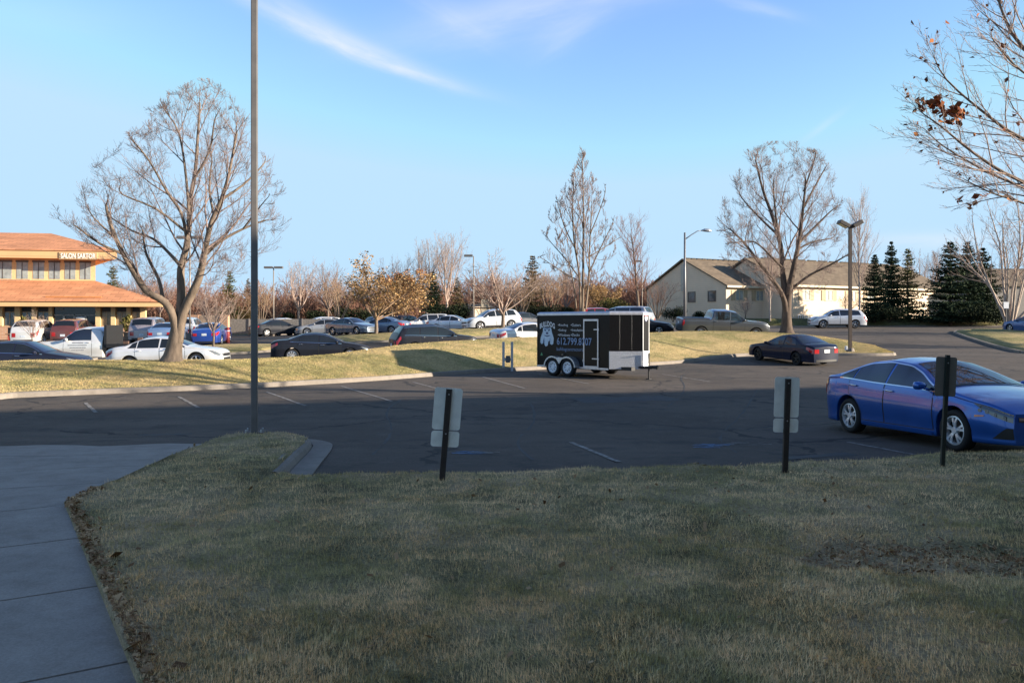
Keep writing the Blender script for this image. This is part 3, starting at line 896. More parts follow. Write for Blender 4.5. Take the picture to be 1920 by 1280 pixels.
def wheel(parent, x, y, r, width, sd, rim_mat, spokes=5, style='alloy', rim_r=None):
    rr = rim_r or r * .66
    mb = MB(); w2 = width / 2
    prof = [(rr, -w2 * .8), (rr + .012, -w2), (r - .03, -w2), (r - .006, -w2 * .72), (r, -w2 * .4), (r, w2 * .4), (r - .006, w2 * .72), (r - .03, w2), (rr + .012, w2), (rr, w2 * .8)]
    mb.lathe(prof, 32)
    Mx = Matrix.Translation((0, 0, 0))
    t = mb.build('wheel', M['tyre'], parent, sm=True)
    t.location = (x, y, r)
    rb = MB(); f = sd                                # outward side
    rb.lathe([(rr + .004, f * w2 * .82), (rr - .018, f * w2 * .9), (rr - .03, f * w2 * .5), (rr - .035, -f * w2 * .4)], 32, 0)
    rb.lathe([(rr - .03, f * w2 * .12), (.01, f * w2 * .12)], 24, 1)
    if style == 'steel':
        rb.lathe([(rr - .02, f * w2 * .55), (rr * .72, f * w2 * .75), (rr * .5, f * w2 * .45), (.085, f * w2 * .5), (.08, f * w2 * .8), (.0, f * w2 * .8)], 28, 0)
        for k in range(8):
            a = k * math.pi / 4; c, s_ = math.cos(a) * rr * .62, math.sin(a) * rr * .62
            rb.box(c - .018, c + .018, f * w2 * .60, f * w2 * .68, s_ - .018, s_ + .018, 1)
    else:
        rb.lathe([(.055, f * w2 * .78), (.05, f * w2 * .84), (0., f * w2 * .84)], 16, 0)
        rb.lathe([(.058, f * w2 * .2), (.055, f * w2 * .78)], 16, 0)
        for k in range(spokes):
            a0 = 2 * math.pi * k / spokes + .3
            for da in ((-.2, .2) if style == 'double' else (0,)):
                n_ = 5; hw0, hw1 = (.017, .021) if style == 'double' else (.026, .036)
                vs = []
                for i in range(n_):
                    q = i / (n_ - 1); rad = .04 + (rr - .055) * q
                    hw = hw0 + (hw1 - hw0) * q; yy = f * w2 * (.70 + .12 * math.sin(q * math.pi))
                    aa = a0 + da * (.35 + .65 * q) * (1.15 if style == 'double' else 1)
                    c, s_ = math.cos(aa), math.sin(aa)
                    for (o, yo) in ((-hw, -.016), (-hw * .8, 0), (hw * .8, 0), (hw, -.016)):
                        vs.append((c * rad - s_ * o, yy + f * yo, s_ * rad + c * o))
                fs = [(i * 4 + j, i * 4 + j + 1, (i + 1) * 4 + j + 1, (i + 1) * 4 + j) for i in range(n_ - 1) for j in range(3)]
                rb.add(vs, fs, 0)
    rm = rb.build('rim', [rim_mat, M['black']], t, sm=False, fixn=False)
    return t

def place(root, px, Y, heading, z=None, wb=2.7):
    X = atx(px, Y) if px is not None else 0
    setpos(root, X, Y, heading, z, wb)
def setpos(root, X, Y, heading, z=None, wb=2.7):
    c, s = math.cos(R(heading)), math.sin(R(heading))
    zf = float(gz(X + c * wb / 2, Y + s * wb / 2)); zr = float(gz(X - c * wb / 2, Y - s * wb / 2))
    zl = float(gz(X - s * .8, Y + c * .8)); zrr = float(gz(X + s * .8, Y - c * .8))
    root.location = (X, Y, ((zf + zr) / 2 if z is None else z) + .004)
    root.rotation_euler = (math.atan2(zl - zrr, 1.6), -math.atan2(zf - zr, wb), R(heading))

SPECS = {
 'sedan': dict(B=dict(L=4.78, W=1.83, H=1.45, WB=2.76, Rw=.325, tumble=.22,
    top=[(2.39, .62), (2.3, .74), (2.0, .83), (1.45, .93), (1.12, .98), (.2, 1.395), (-.3, 1.45), (-.85, 1.41), (-1.62, 1.13), (-2.12, 1.09), (-2.33, 1.03), (-2.39, .93)],
    belt=[(2.39, .58), (2.1, .72), (1.2, .87), (0, .915), (-1.2, .96), (-2.0, .98), (-2.39, .84)]),
    ws=(1.02, .22), rg=(-1.55, -.9), side=[(.98, -.08), (-.16, -1.02), (-1.08, -1.42)], doors=[(.93, -.10), (-.13, -1.12)]),
 'coupe': dict(B=dict(L=4.6, W=1.74, H=1.35, WB=2.65, Rw=.305, tumble=.22,
    top=[(2.3, .56), (2.2, .66), (1.8, .77), (1.2, .87), (.95, .9), (.05, 1.30), (-.45, 1.35), (-.9, 1.30), (-1.7, 1.02), (-2.1, 1.0), (-2.26, .96), (-2.3, .86)],
    belt=[(2.3, .52), (2.0, .66), (1.1, .8), (0, .84), (-1.2, .88), (-2.0, .9), (-2.3, .78)]),
    ws=(.86, .08), rg=(-1.62, -.92), side=[(.84, -.42), (-.5, -1.28)], doors=[(.85, -.46)]),
 'suv': dict(B=dict(L=4.65, W=1.86, H=1.69, WB=2.68, Rw=.36, sill=.26, tumble=.2, tail=.12,
    top=[(2.32, .78), (2.24, .93), (1.95, 1.02), (1.3, 1.1), (1.12, 1.13), (.38, 1.58), (-.2, 1.69), (-1.3, 1.66), (-1.85, 1.6), (-2.18, 1.2), (-2.29, 1.02), (-2.32, .85)],
    belt=[(2.32, .72), (2.0, .9), (1.1, 1.02), (0, 1.05), (-1.5, 1.1), (-2.1, 1.1), (-2.32, .8)]),
    ws=(1.02, .40), rg=(-2.13, -1.86), side=[(.98, -.02), (-.1, -1.0), (-1.08, -1.82)], doors=[(.95, -.06), (-.09, -1.02)]),
 'van': dict(B=dict(L=5.05, W=1.96, H=1.76, WB=3.02, Rw=.345, sill=.22, tumble=.17, tail=.1, nose=.34,
    top=[(2.52, .68), (2.4, .86), (2.05, .98), (1.65, 1.08), (.75, 1.62), (.2, 1.75), (-1.6, 1.74), (-2.2, 1.68), (-2.42, 1.2), (-2.5, 1.0), (-2.52, .8)],
    belt=[(2.52, .62), (2.1, .85), (1.3, .98), (0, 1.02), (-1.8, 1.05), (-2.3, 1.05), (-2.52, .75)]),
    ws=(1.5, .8), rg=(-2.4, -2.2), side=[(1.2, .25), (.17, -1.0), (-1.08, -2.1)], doors=[(1.15, .2), (.16, -1.05)]),
 'pickup': dict(B=dict(L=5.85, W=2.0, H=1.93, WB=3.68, Rw=.40, sill=.42, tumble=.17, nose=.12, tail=.04, ax=(1.98, -1.70), win=.1,
    top=[(2.92, 1.0), (2.86, 1.14), (2.5, 1.2), (1.5, 1.27), (1.36, 1.29), (.72, 1.83), (.2, 1.93), (-.65, 1.92), (-.86, 1.86), (-.98, 1.36), (-1.04, 1.30), (-2.86, 1.32), (-2.925, 1.28)],
    belt=[(2.92, .95), (2.5, 1.13), (1.4, 1.2), (0, 1.24), (-2.8, 1.26), (-2.92, 1.22)]),
    ws=(1.28, .72), rg=(-.97, -.885), side=[(1.26, .3), (.2, -.74)], doors=[(1.2, .26), (.23, -.9)], bed=(-1.12, -2.84)),
 'cab': dict(B=dict(L=3.5, W=2.0, H=1.95, WB=3.5, Rw=.40, sill=.42, tumble=.17, nose=.14, tail=.02, ax=(.80, -3.4), win=.1, bulge=.02,
    top=[(1.75, 1.0), (1.7, 1.14), (1.4, 1.2), (.4, 1.28), (.25, 1.3), (-.4, 1.85), (-.8, 1.95), (-1.4, 1.94), (-1.6, 1.88), (-1.75, 1.6)],
    belt=[(1.75, .95), (1.4, 1.13), (.3, 1.2), (-.8, 1.24), (-1.75, 1.24)]),
    ws=(.17, -.4), rg=None, side=[(.15, -1.2)], doors=[(.1, -1.24)]),
}
CIVIC = dict(B=dict(L=4.64, W=1.80, H=1.416, WB=2.70, Rw=.32, sill=.19, tumble=.25, nose=.30, tail=.32, ax=(1.40, -1.30), win=.16,
    top=[(2.32, .64), (2.24, .72), (2.0, .82), (1.5, .93), (1.16, .985), (.15, 1.36), (-.35, 1.416), (-.9, 1.37), (-1.75, 1.11), (-2.1, 1.06), (-2.26, 1.03), (-2.32, .95)],
    belt=[(2.32, .60), (2.05, .72), (1.2, .86), (.6, .90), (-.6, .945), (-1.5, 1.0), (-2.05, 1.0), (-2.32, .86)]),
    ws=(1.06, .17), rg=(-1.7, -.93), side=[(1.02, -.22), (-.29, -1.16), (-1.21, -1.58)], doors=[(.95, -.25), (-.28, -1.27)])

M['dark_lamp'] = plain('dark_headlight_glass', (.035, .04, .045), .06, spec=.8, coat=1.)
PAINTS = {}
def paint(col, metal=.25):
    k = (col, metal)
    if k not in PAINTS: PAINTS[k] = car_paint('car_paint_%d' % len(PAINTS), col, metal)
    return PAINTS[k]

def make_car(name, label, cat, spec, col, group=None, metal=.25, trim=None, wheels='alloy', spokes=5, rim=None, dark_low=False, detail=True, hero=False, mirror_col=None, no_wheels=()):
    S = spec if isinstance(spec, dict) else SPECS[spec]
    B = Body(**S['B']); P = paint(col, metal)
    root = thing(name, label, cat, group=group)
    shell(B, P, root)
    h = B.L / 2; pick = 'bed' in S; Wd = B.W
    # dark floor pan between the wheels
    mb = MB(); mb.box(-h + .25, h - .3, -Wd / 2 + .27, Wd / 2 - .27, B.sill - .02, B.sill + .42 if not pick else B.sill + .3); mb.build('underbody', M['black'], root)
    ra = B.Rw + .09
    # windows
    for xa, xb in S['side']:
        for sd in (1, -1):
            mb = MB()
            last = (xa, xb) == S['side'][-1]; first = (xa, xb) == S['side'][0]
            tz = lambda X: B.corner(X)[3] - .035
            bz = lambda X: B.corner(X)[1] + .03
            sl = .16 if (last and spec != 'pickup' and spec != 'cab') else .02
            x1 = lambda v, xb=xb, sl=sl: xb + sl * v - .02 * (1 - v)
            sf = .02
            if first:                        # forward edge follows the windscreen pillar
                xg = np.linspace(xa, xb, 200); ht = tz(xg) - bz(xg)
                k_ = np.argmax(ht > .05); xs0 = xg[k_]
                x0 = xs0
            else: x0 = lambda v, xa=xa: xa + .03 * v
            add_patch(mb, side_patch(B, x0, x1, bz, tz, sd, .005, 18, 6))
            mb.build('window', M['glass'], root, sm=True)
    mb = MB(); add_patch(mb, top_patch(B, S['ws'][0], S['ws'][1], .9, .88, .005)); mb.build('windscreen', M['glass'], root, sm=True)
    if S['rg']:
        mb = MB(); add_patch(mb, top_patch(B, S['rg'][0], S['rg'][1], .88, .86, .005)); mb.build('rear_window', M['glass'], root, sm=True)
    # doors: a panel slightly proud over a dark shut line
    for xa, xb in S['doors']:
        for sd in (1, -1):
            def edge(xq):
                def f(v, xq=xq):
                    zz = (B.sill + .1) + (float(B.belt(xq)) - B.sill - .1) * v
                    o = np.full_like(np.asarray(v, float), xq)
                    for ax_, sg in ((B.xa[0], -1), (B.xa[1], 1)):
                        d = ra * ra - (zz - B.Rw) ** 2
                        lim = ax_ + sg * np.sqrt(np.maximum(d, 0))
                        inside = (np.abs(xq - ax_) < ra + .02) & (d > 0)
                        o = np.where(inside, (np.minimum(o, lim) if sg < 0 else np.maximum(o, lim)), o)
                    return o
                return f
            zl, zh = B.sill + .10, lambda X: B.belt(X) + .012
            sb = MB(); add_patch(sb, side_patch(B, lambda v: edge(xa)(v) + .016, lambda v: edge(xb)(v) - .016, zl - .012, zh, sd, .0018, 16, 12))
            db = MB(); add_patch(db, side_patch(B, edge(xa), edge(xb), zl, zh, sd, .005, 16, 12))
            dr = db.build('door', P, root, sm=True)
            sb.build('door_seal', M['black'], dr, sm=True)
            hx = xb + .16; hz = float(B.belt(hx)) - .085; hy = float(B.side_y(hx, hz))
            mb = MB(); mb.tube([(hx - .1, sd * (hy + .004), hz), (hx - .085, sd * (hy + .032), hz + .004), (hx + .075, sd * (hy + .032), hz + .002), (hx + .09, sd * (hy + .004), hz - .002)], [.011, .013, .013, .011], 6)
            mb.build('handle', M['chrome'] if trim else P, dr, sm=True)
    if trim:
        for sd in (1, -1):
            mb = MB()
            xf, xr = S['side'][0][0] - .1, S['side'][-1][1] - .05
            xg = np.linspace(xf, xr, 200); ht = (B.corner(xg)[3] - .035) - (B.corner(xg)[1] + .03); xs_ = xg[ht > .03]; xf, xr = xs_[0], xs_[-1]
            add_patch(mb, side_patch(B, xf, xr, lambda X: B.corner(X)[3] - .04, lambda X: B.corner(X)[3] - .018, sd, .008, 40, 2))
            add_patch(mb, side_patch(B, xf + .1, xr, lambda X: B.corner(X)[1] + .008, lambda X: B.corner(X)[1] + .026, sd, .008, 30, 2))
            mb.build('window_trim', M['chrome'], root, sm=True)
    # lights
    for sd in (1, -1):
        mb = MB()
        bt = lambda X: B.belt(X)
        hl = .5 if not pick else .22; hh = .15 if not pick and spec != 'cab' else .24
        if hero: hl, hh = .52, .10
        add_patch(mb, side_patch(B, h - hl, h - .015, lambda X: B.belt(X) - hh * np.clip((X - (h - hl)) / (hl * .55), .12, 1) - .005, lambda X: B.belt(X) - .012, sd, .007, 14, 5))
        zt_ = float(B.belt(h))
        add_patch(mb, cap_patch(B, 1, sd * .62 * Wd / 2, sd * .46 * Wd / 2, zt_ - hh + .01, zt_ - .02) if sd > 0 else cap_patch(B, 1, -.46 * Wd / 2, -.62 * Wd / 2, zt_ - hh + .01, zt_ - .02))
        mb.build('headlight', M['dark_lamp'] if hero else M['clear_lens'], root, sm=True)
        if spec == 'cab': continue
        mb = MB()
        zt_ = float(B.belt(-h))
        tl, th = (.34, .2) if not pick else (.12, .42)
        if spec in ('suv', 'van'): tl, th = .26, .3
        zz = lambda X: B.belt(X) - .015
        add_patch(mb, side_patch(B, -h + tl, -h + .012, lambda X: zz(X) - th * (1 - .45 * np.clip((X + h) / tl, 0, 1)), zz, sd, .008, 8, 5))
        yy0, yy1 = .50 * Wd / 2, .76 * Wd / 2
        if pick: yy0, yy1 = .82 * Wd / 2, .93 * Wd / 2
        add_patch(mb, cap_patch(B, -1, sd * yy1, sd * yy0, zt_ - th * .95, zt_ - .01) if sd < 0 else cap_patch(B, -1, yy0, yy1, zt_ - th * .95, zt_ - .01))
        mb.build('tail_light', M['red_lens'], root, sm=True)
    # grille, intake, bumpers, plate
    zt_ = float(B.belt(h)); mb = MB()
    add_patch(mb, cap_patch(B, 1, -.45 * Wd / 2, .45 * Wd / 2, zt_ - (.14 if not pick else .3), zt_ - .015)); mb.build('grille', M['black'], root)
    mb = MB(); add_patch(mb, cap_patch(B, 1, -.5 * Wd / 2, .5 * Wd / 2, B.sill + .07, B.sill + .2)); mb.build('air_intake', M['black'], root)
    mb = MB(); zp = float(B.belt(-h)) - (.30 if spec not in ('sedan', 'coupe') else .17)
    add_patch(mb, cap_patch(B, -1, -.155, .155, zp, zp + .15, off=.012))
    if spec != 'cab': mb.build('number_plate', M['plate'], root)
    mb = MB(); add_patch(mb, cap_patch(B, -1, -.66 * Wd / 2, .66 * Wd / 2, B.sill + .02, B.sill + .12)); mb.build('bumper_insert', M['black'], root)
    # mirrors
    xm = S['side'][0][0] - (.22 if not pick else .1)
    for sd in (1, -1):
        zm = float(B.belt(xm)) + .09; ym = float(B.side_y(xm, zm - .06))
        mb = MB()
        ms = 1.25 if pick or spec == 'cab' else 1.
        rings = []
        for q, (a_, s2) in enumerate(((0, .35), (.25, .85), (.6, 1), (.9, .9), (1.0, .45))):
            yy = ym + .035 + .19 * a_ * ms
            for t in np.linspace(0, 2 * np.pi, 12, endpoint=False):
                rings.append((xm + .075 * s2 * math.cos(t) - .03 * a_, sd * yy, zm + .068 * ms * s2 * math.sin(t)))
        fs = [(i * 12 + k, i * 12 + (k + 1) % 12, (i + 1) * 12 + (k + 1) % 12, (i + 1) * 12 + k) for i in range(4) for k in range(12)] + [tuple(range(48, 60)), tuple(range(12))]
        mb.add(rings, fs)
        mb.tube([(xm + .02, sd * (ym - .02), zm - .07), (xm, sd * (ym + .07), zm - .04)], .025, 6)
        mb.build('mirror', mirror_col or P, root, sm=True, fixn=True)
    if pick:
        xa, xb = S['bed']
        mb = MB(); mb.box(xb, xa, -Wd / 2 + .13, Wd / 2 - .13, 1.2, float(B.top(-2)) + .012); mb.build('bed_cover', M['black'], root)
    if dark_low:
        for sd in (1, -1):
            mb = MB(); add_patch(mb, side_patch(B, B.xa[1] + ra, B.xa[0] - ra, B.sill + .005, B.sill + .12, sd, .009, 12, 3)); mb.build('sill_cladding', M['black'], root, sm=True)
    # wheels
    wy = Wd / 2 - .125
    for xa in B.xa:
        if xa in no_wheels or abs(xa) > h: continue
        for sd in (1, -1):
            wheel(root, xa, sd * wy, B.Rw, .215, sd, rim or M['alloy'], spokes, wheels, rim_r=B.Rw * (.70 if not pick else .6))
    return root, B, S, P

# ---- blue saloon parked by the lawn (the largest vehicle) --------------------------
car, B, S, P = make_car('parked_car', 'bright blue four-door saloon parked nose towards the lawn behind the two signs on the right', 'car', CIVIC, (.003, .095, .42), metal=.45, trim=True, wheels='double', spokes=5, rim=plain('silver_wheel_cover', (.66, .67, .69), .35, metal=.45), hero=True)
h = B.L / 2
for sd in (1, -1):                       # amber side markers, sill flare, headlight innards
    mb = MB(); add_patch(mb, side_patch(B, 1.84, 1.98, lambda X: .565 + .02 * (X - 1.84) / .14, lambda X: .60 + .0 * X, sd, .008, 5, 3)); mb.build('side_marker', M['amber'], car, sm=True)
    mb = MB(); add_patch(mb, side_patch(B, h - .5, h - .02, lambda X: B.belt(X) - .006, lambda X: B.belt(X) + .012, sd, .012, 14, 2)); mb.build('headlight_trim', M['chrome'], car, sm=True)
    for xq in (h - .40, h - .30, h - .20, h - .10):
        mb = MB(); zq = float(B.belt(xq)) - .07; yq = float(B.side_y(xq, zq)); 
        mb.add([(xq + .028 * math.cos(t), sd * (yq + .012 - (.028 * math.cos(t)) * .35), zq + .028 * math.sin(t)) for t in np.linspace(0, 6.283, 10, endpoint=False)], [tuple(range(10))])
        mb.build('lamp_projector', M['chrome'], car)
    mb = MB(); add_patch(mb, side_patch(B, B.xa[1] + .47, B.xa[0] - .45, B.sill + .012, B.sill + .062, sd, .02, 20, 3)); mb.build('sill_flare', P, car, sm=True)
mb = MB(); add_patch(mb, cap_patch(B, 1, -.56, .56, float(B.belt(h)) - .065, float(B.belt(h)) - .03, off=.02)); mb.build('grille_bar', M['chrome'], car)
for sd in (1, -1):
    mb = MB()
    add_patch(mb, side_patch(B, h - .24, h - .01, lambda X: .27 + 0 * X, lambda X: .27 + .16 * np.clip((X - (h - .24)) / .16, .05, 1), sd, .007, 8, 4)); mb.build('fog_lamp_recess', M['black'], car, sm=True)
mb = MB(); add_patch(mb, top_patch(B, 1.12, 1.07, .86, .86, .012, 3, 15)); mb.build('wiper_cowl', M['black'], car)
setpos(car, 7.36, 14.1, -79, wb=2.7)

# ---- the other vehicles -----------------------------------------------------------------
G1 = 'cars parked in the lot beyond the grass bank'
def park(label, cat, spec, col, px, Y, hd, z=None, group=G1, name='parked_car', **kw):
    r, B_, S_, P_ = make_car(name, label, cat, spec, col, group=group, **kw)
    place(r, px, Y, hd, z, B_.WB if spec != 'cab' else 2.6)
    return r, B_, S_, P_
DK = (.012, .014, .022); WH = (.72, .72, .72); SV = (.42, .44, .47); LB = (.26, .33, .42)
park('dark navy coupe with a pale rear bumper parked nose-in against the grass bank', 'car', 'coupe', (.008, .014, .038), 1482, 38.6, 112, group='cars parked in the near lot', rim=M['black'])
park('dark navy saloon on the far left half hidden by the grass bank', 'car', 'sedan', (.014, .017, .035), 50, 33.5, 6, trim=True)
park('white saloon parked behind the trunk of the big bare tree', 'car', 'sedan', (.74, .74, .75), 320, 35.4, 3)
park('black saloon with bright window trim and red tail lamp just above the bank', 'car', 'sedan', DK, 604, 40.8, 10, trim=True, spokes=9)
park('black crossover with arched chrome window line beside the shaded mound', 'suv', 'suv', DK, 815, 44.2, 22, trim=True, z=.27)
park('white saloon with red tail lamp partly hidden behind the left end of the trailer', 'car', 'sedan', (.74, .74, .75), 1000, 46, 24, z=.62)
park('brown-grey crew-cab pickup truck on the drive behind the bank', 'pickup truck', 'pickup', (.09, .1, .115), 1353, 55, 3, name='pickup_truck', metal=.5)
park('white crossover facing left on the street before the beige apartments', 'suv', 'suv', (.66, .68, .72), 1568, 72, 174, dark_low=True)
park('white crossover with open grille facing left beside the small bare island tree', 'suv', 'suv', (.62, .65, .70), 922, 66, 204, dark_low=True)
park('white coupe-like saloon left of the white crossover in the far row', 'car', 'sedan', (.66, .68, .72), 852, 73, -14)
park('white crossover with black roof rails behind the black crossover', 'suv', 'suv', (.72, .72, .72), 800, 76, 192)
park('dark crossover seen from behind between two pale ones', 'suv', 'suv', (.03, .025, .03), 764, 79, 62)
park('pale blue-silver crossover right of the leafy tan tree', 'suv', 'suv', (.2, .24, .31), 726, 82, 40)
park('light blue saloon directly behind the trunk of the leafy tan tree', 'car', 'sedan', (.13, .19, .29), 717, 70, 158)
park('grey-blue saloon facing right with its windscreen in view left of the leafy tan tree', 'car', 'sedan', (.11, .15, .21), 660, 68, -34)
park('silver saloon with see-through cabin above the roof of the black saloon', 'car', 'sedan', (.30, .31, .33), 608, 72, 188)
park('white hatchback nose-left behind the silver saloon', 'suv', 'suv', (.74, .74, .74), 598, 77, 208)
park('black saloon at the left end of the far row near the lamp pole', 'car', 'sedan', DK, 522, 72.5, 38)
park('white crossover roof showing behind the black saloon of the far row', 'suv', 'suv', (.7, .7, .7), 540, 79, 40)
park('dark saloon with red tail lamp left of the trailer top edge', 'car', 'sedan', (.03, .035, .05), 984, 71, 42)
park('red-roofed crossover just above the trailer roof', 'suv', 'suv', (.35, .02, .02), 1130, 74, 15, z=1.75)
park('silver minivan with curved roof above the right half of the trailer roof', 'minivan', 'van', (.34, .35, .38), 1166, 66, 150, z=1.62, name='minivan')
park('black car whose bonnet shows past the right end of the trailer', 'car', 'sedan', DK, 1197, 57.5, -6)
park('blue car cut off by the right edge of the photo beside the small sign', 'car', 'sedan', (.03, .10, .3), 1938, 62, 100)
G2 = 'vehicles parked in front of the orange-roofed shop'
park('white SUV seen from behind at the shop front near the bench', 'suv', 'suv', (.72, .71, .69), 71, 57, 99, group=G2)
park('maroon pickup-like SUV seen from behind at the shop door', 'suv', 'suv', (.14, .05, .045), 143, 58, 98, group=G2)
park('silver-pink minivan seen from behind at the right end of the shop', 'minivan', 'van', (.36, .31, .32), 283, 59.5, 100, group=G2, name='minivan')
park('pale blue saloon seen from behind left of the big bare trunk', 'car', 'sedan', (.2, .3, .48), 316, 57, 100, group=G2)
park('white SUV seen from behind right of the big bare trunk beside the lamp base', 'suv', 'suv', (.72, .72, .72), 355, 62, 98, group=G2)
park('bright blue saloon seen from behind by the red post', 'car', 'sedan', (.02, .07, .35), 399, 55.5, 98, group=G2)

# ---- white flatbed truck --------------------------------------------------------------------
tr, B, S, P = make_car('flatbed_truck', 'white flatbed truck with black headboard and lettered door behind the navy saloon', 'truck', 'cab', (.74, .73, .70), wheels='steel', rim=M['alloy'])
mb = MB(); mb.box(-1.98, -1.86, -1.02, 1.02, .9, 2.02); mb.build('headboard', M['black'], tr)
mb = MB(); mb.box(-5.2, -1.99, -1.05, 1.05, .92, 1.06)
for y in (-1.06, 1.06): mb.box(-5.2, -1.99, y - .03, y + .03, .90, 1.09)
mb.build('flatbed', M['black'], tr)
mb = MB()
for y in (-.45, .45): mb.box(-5.1, -1.6, y - .05, y + .05, .6, .9)
mb.box(-4.2, -2.1, -.9, -.5, .5, .9); mb.build('chassis', M['black'], tr)
for sd in (1, -1): wheel(tr, -3.9, sd * .86, .4, .26, sd, M['alloy'], 5, 'steel', .24)
mb = MB()                                  # load of tools on the bed
for k in range(9):
    x = random.uniform(-4.8, -2.3); y = random.uniform(-.8, .8); s_ = random.uniform(.06, .18)
    mb.box(x - s_ * 1.6, x + s_ * 1.6, y - s_, y + s_, 1.062, 1.062 + random.uniform(.1, .32))
mb.build('load', plain('mixed_load', (.12, .07, .05), .8, var=.6, scale=3), tr)
mb = MB()
for i, wd in enumerate((.5, .85, .75, .55)):
    z = 1.12 - i * .12; x = -.6
    y = float(B.side_y(x, z)) + .009
    k = 0; xx = x - wd / 2
    while xx < x + wd / 2:
        l = random.uniform(.03, .07); mb.add([(xx, y, z), (xx + l, y, z), (xx + l, y, z + .05), (xx, y, z + .05)], [(0, 3, 2, 1)]); xx += l + .02
mb.build('door_lettering', plain('grey_lettering', (.25, .25, .27), .6), tr)
place(tr, 140, 41.5, 184, None, 2.6)
# ------------------------------------------------------------------ trees
class Wood:
    """branches as tapering tubes; level 0-1 goes to the trunk mesh, the rest to the crown mesh"""
    def __init__(s, seed):
        s.r = random.Random(seed); s.br = []; s.tips = []; s.lref = 0; s.keep = None
    def add(s, pts, rad, lvl): s.br.append((pts, rad, lvl))
    def grow(s, p, d, L, r, lvl, maxl, up=.12, wob=.16, kids=(6, 6, 5, 4), spread=(35, 60), lens=(.45, .75), rmin=.004, keep=lambda p: True, start=.2, taper=.25):
        rn = s.r; n = 7 if lvl <= 1 else (5 if lvl == 2 else 4)
        pts = [p.copy()]; rad = [r]; dirs = []
        q = p.copy(); dd = d.normalized(); soft = rn.uniform(.82, 1.08)
        for i in range(n):
            dd = (dd + Vector((rn.gauss(0, wob), rn.gauss(0, wob), rn.gauss(0, wob) + up))).normalized()
            q = q + dd * L / n
            if lvl >= 2 and s.keep and i > 0 and not s.keep(q, soft): break
            pts.append(q.copy()); dirs.append(dd.copy())
            rad.append(max(rmin, r * (1 - (1 - taper) * (i + 1) / n)))
        if len(pts) < 2: return pts, rad
        s.add(pts, rad, lvl)
        s.side(pts, rad, L, lvl, maxl, up, wob, kids, spread, lens, rmin, start)
        return pts, rad
    def side(s, pts, rad, L, lvl, maxl, up, wob, kids, spread, lens, rmin, start=.2):
        """spawn children along an existing polyline"""
        rn = s.r
        if lvl >= maxl:
            s.tips.append((pts[-1], (pts[-1] - pts[-2]).normalized())); s.tips.append((pts[len(pts) // 2], (pts[-1] - pts[-2]).normalized())); return
        nk = kids[min(lvl, len(kids) - 1)]
        nk = max(1, int(nk * rn.uniform(.8, 1.25)))
        if lvl == 1 and s.lref: nk = max(3, int(nk * min(1.25, L / s.lref)))
        ph = rn.uniform(0, 6.28)
        for k in range(nk + 1):
            t = start + (1 - start) * (k + rn.random() * .8) / (nk + .8) if k < nk else 1.
            t = min(t, 1.)
            f = t * (len(pts) - 1); i = min(int(f), len(pts) - 2); fr = f - i
            q = pts[i].lerp(pts[i + 1], fr); ax = (pts[i + 1] - pts[i]).normalized(); r0 = rad[i] + (rad[i + 1] - rad[i]) * fr
            perp = ax.orthogonal().normalized()
            ph += 2.4 + rn.gauss(0, .4)
            perp = Matrix.Rotation(ph, 3, ax) @ perp
            a = R(rn.uniform(*spread)) if k < nk else R(rn.uniform(4, 22))
            d = ax * math.cos(a) + perp * math.sin(a)
            l = L * rn.uniform(*lens) * (1 - ((.72 if s.lref else .5) if lvl == 1 else .35) * t)
            if k == nk and lvl == 1: l *= .55
            s.grow(q, d, l, max(rmin, min(r0 * rn.uniform(.4, .62), .0135 * l + .002)) if k < nk else max(rmin, r0 * .9), lvl + 1, maxl, up, wob, kids, spread, lens, rmin)
    def arrays(s, pick):
        V = []; Fc = []; b = 0
        for pts, rad, lvl in s.br:
            if not pick(lvl): continue
            k = 9 if lvl == 0 else (7 if lvl == 1 else (4 if lvl == 2 else 3))
            P = np.array([p[:] for p in pts]); n = len(P)
            Tn = np.gradient(P, axis=0); Tn /= np.linalg.norm(Tn, axis=1, keepdims=True) + 1e-9
            ref = np.where(np.abs(Tn[:, 2:3]) < .9, np.array([[0, 0, 1.]]), np.array([[1., 0, 0]]))
            if n > 2: ref = np.repeat(ref[n // 2][None], n, 0)
            A = np.cross(Tn, ref); A /= np.linalg.norm(A, axis=1, keepdims=True) + 1e-9
            B_ = np.cross(Tn, A)
            th = np.linspace(0, 2 * np.pi, k, endpoint=False)
            ring = P[:, None] + (A[:, None] * np.cos(th)[None, :, None] + B_[:, None] * np.sin(th)[None, :, None]) * np.array(rad)[:, None, None]
            V.append(ring.reshape(-1, 3))
            i = np.arange(n - 1)[:, None] * k + np.arange(k)[None]; j = np.arange(n - 1)[:, None] * k + (np.arange(k)[None] + 1) % k
            Fc.append(np.stack([i, j, j + k, i + k], -1).reshape(-1, 4) + b); b += n * k
        return np.concatenate(V), np.concatenate(Fc)
    def meshes(s, root, bark, twig, split=1, leaf=None):
        v, f = s.arrays(lambda l: l <= split); mesh_from_arrays('trunk', v, f, bark, root, smooth_sh=True)
        v, f = s.arrays(lambda l: l > split); mesh_from_arrays('crown', v, f, twig, root, smooth_sh=True)
        if leaf: leaf(root)

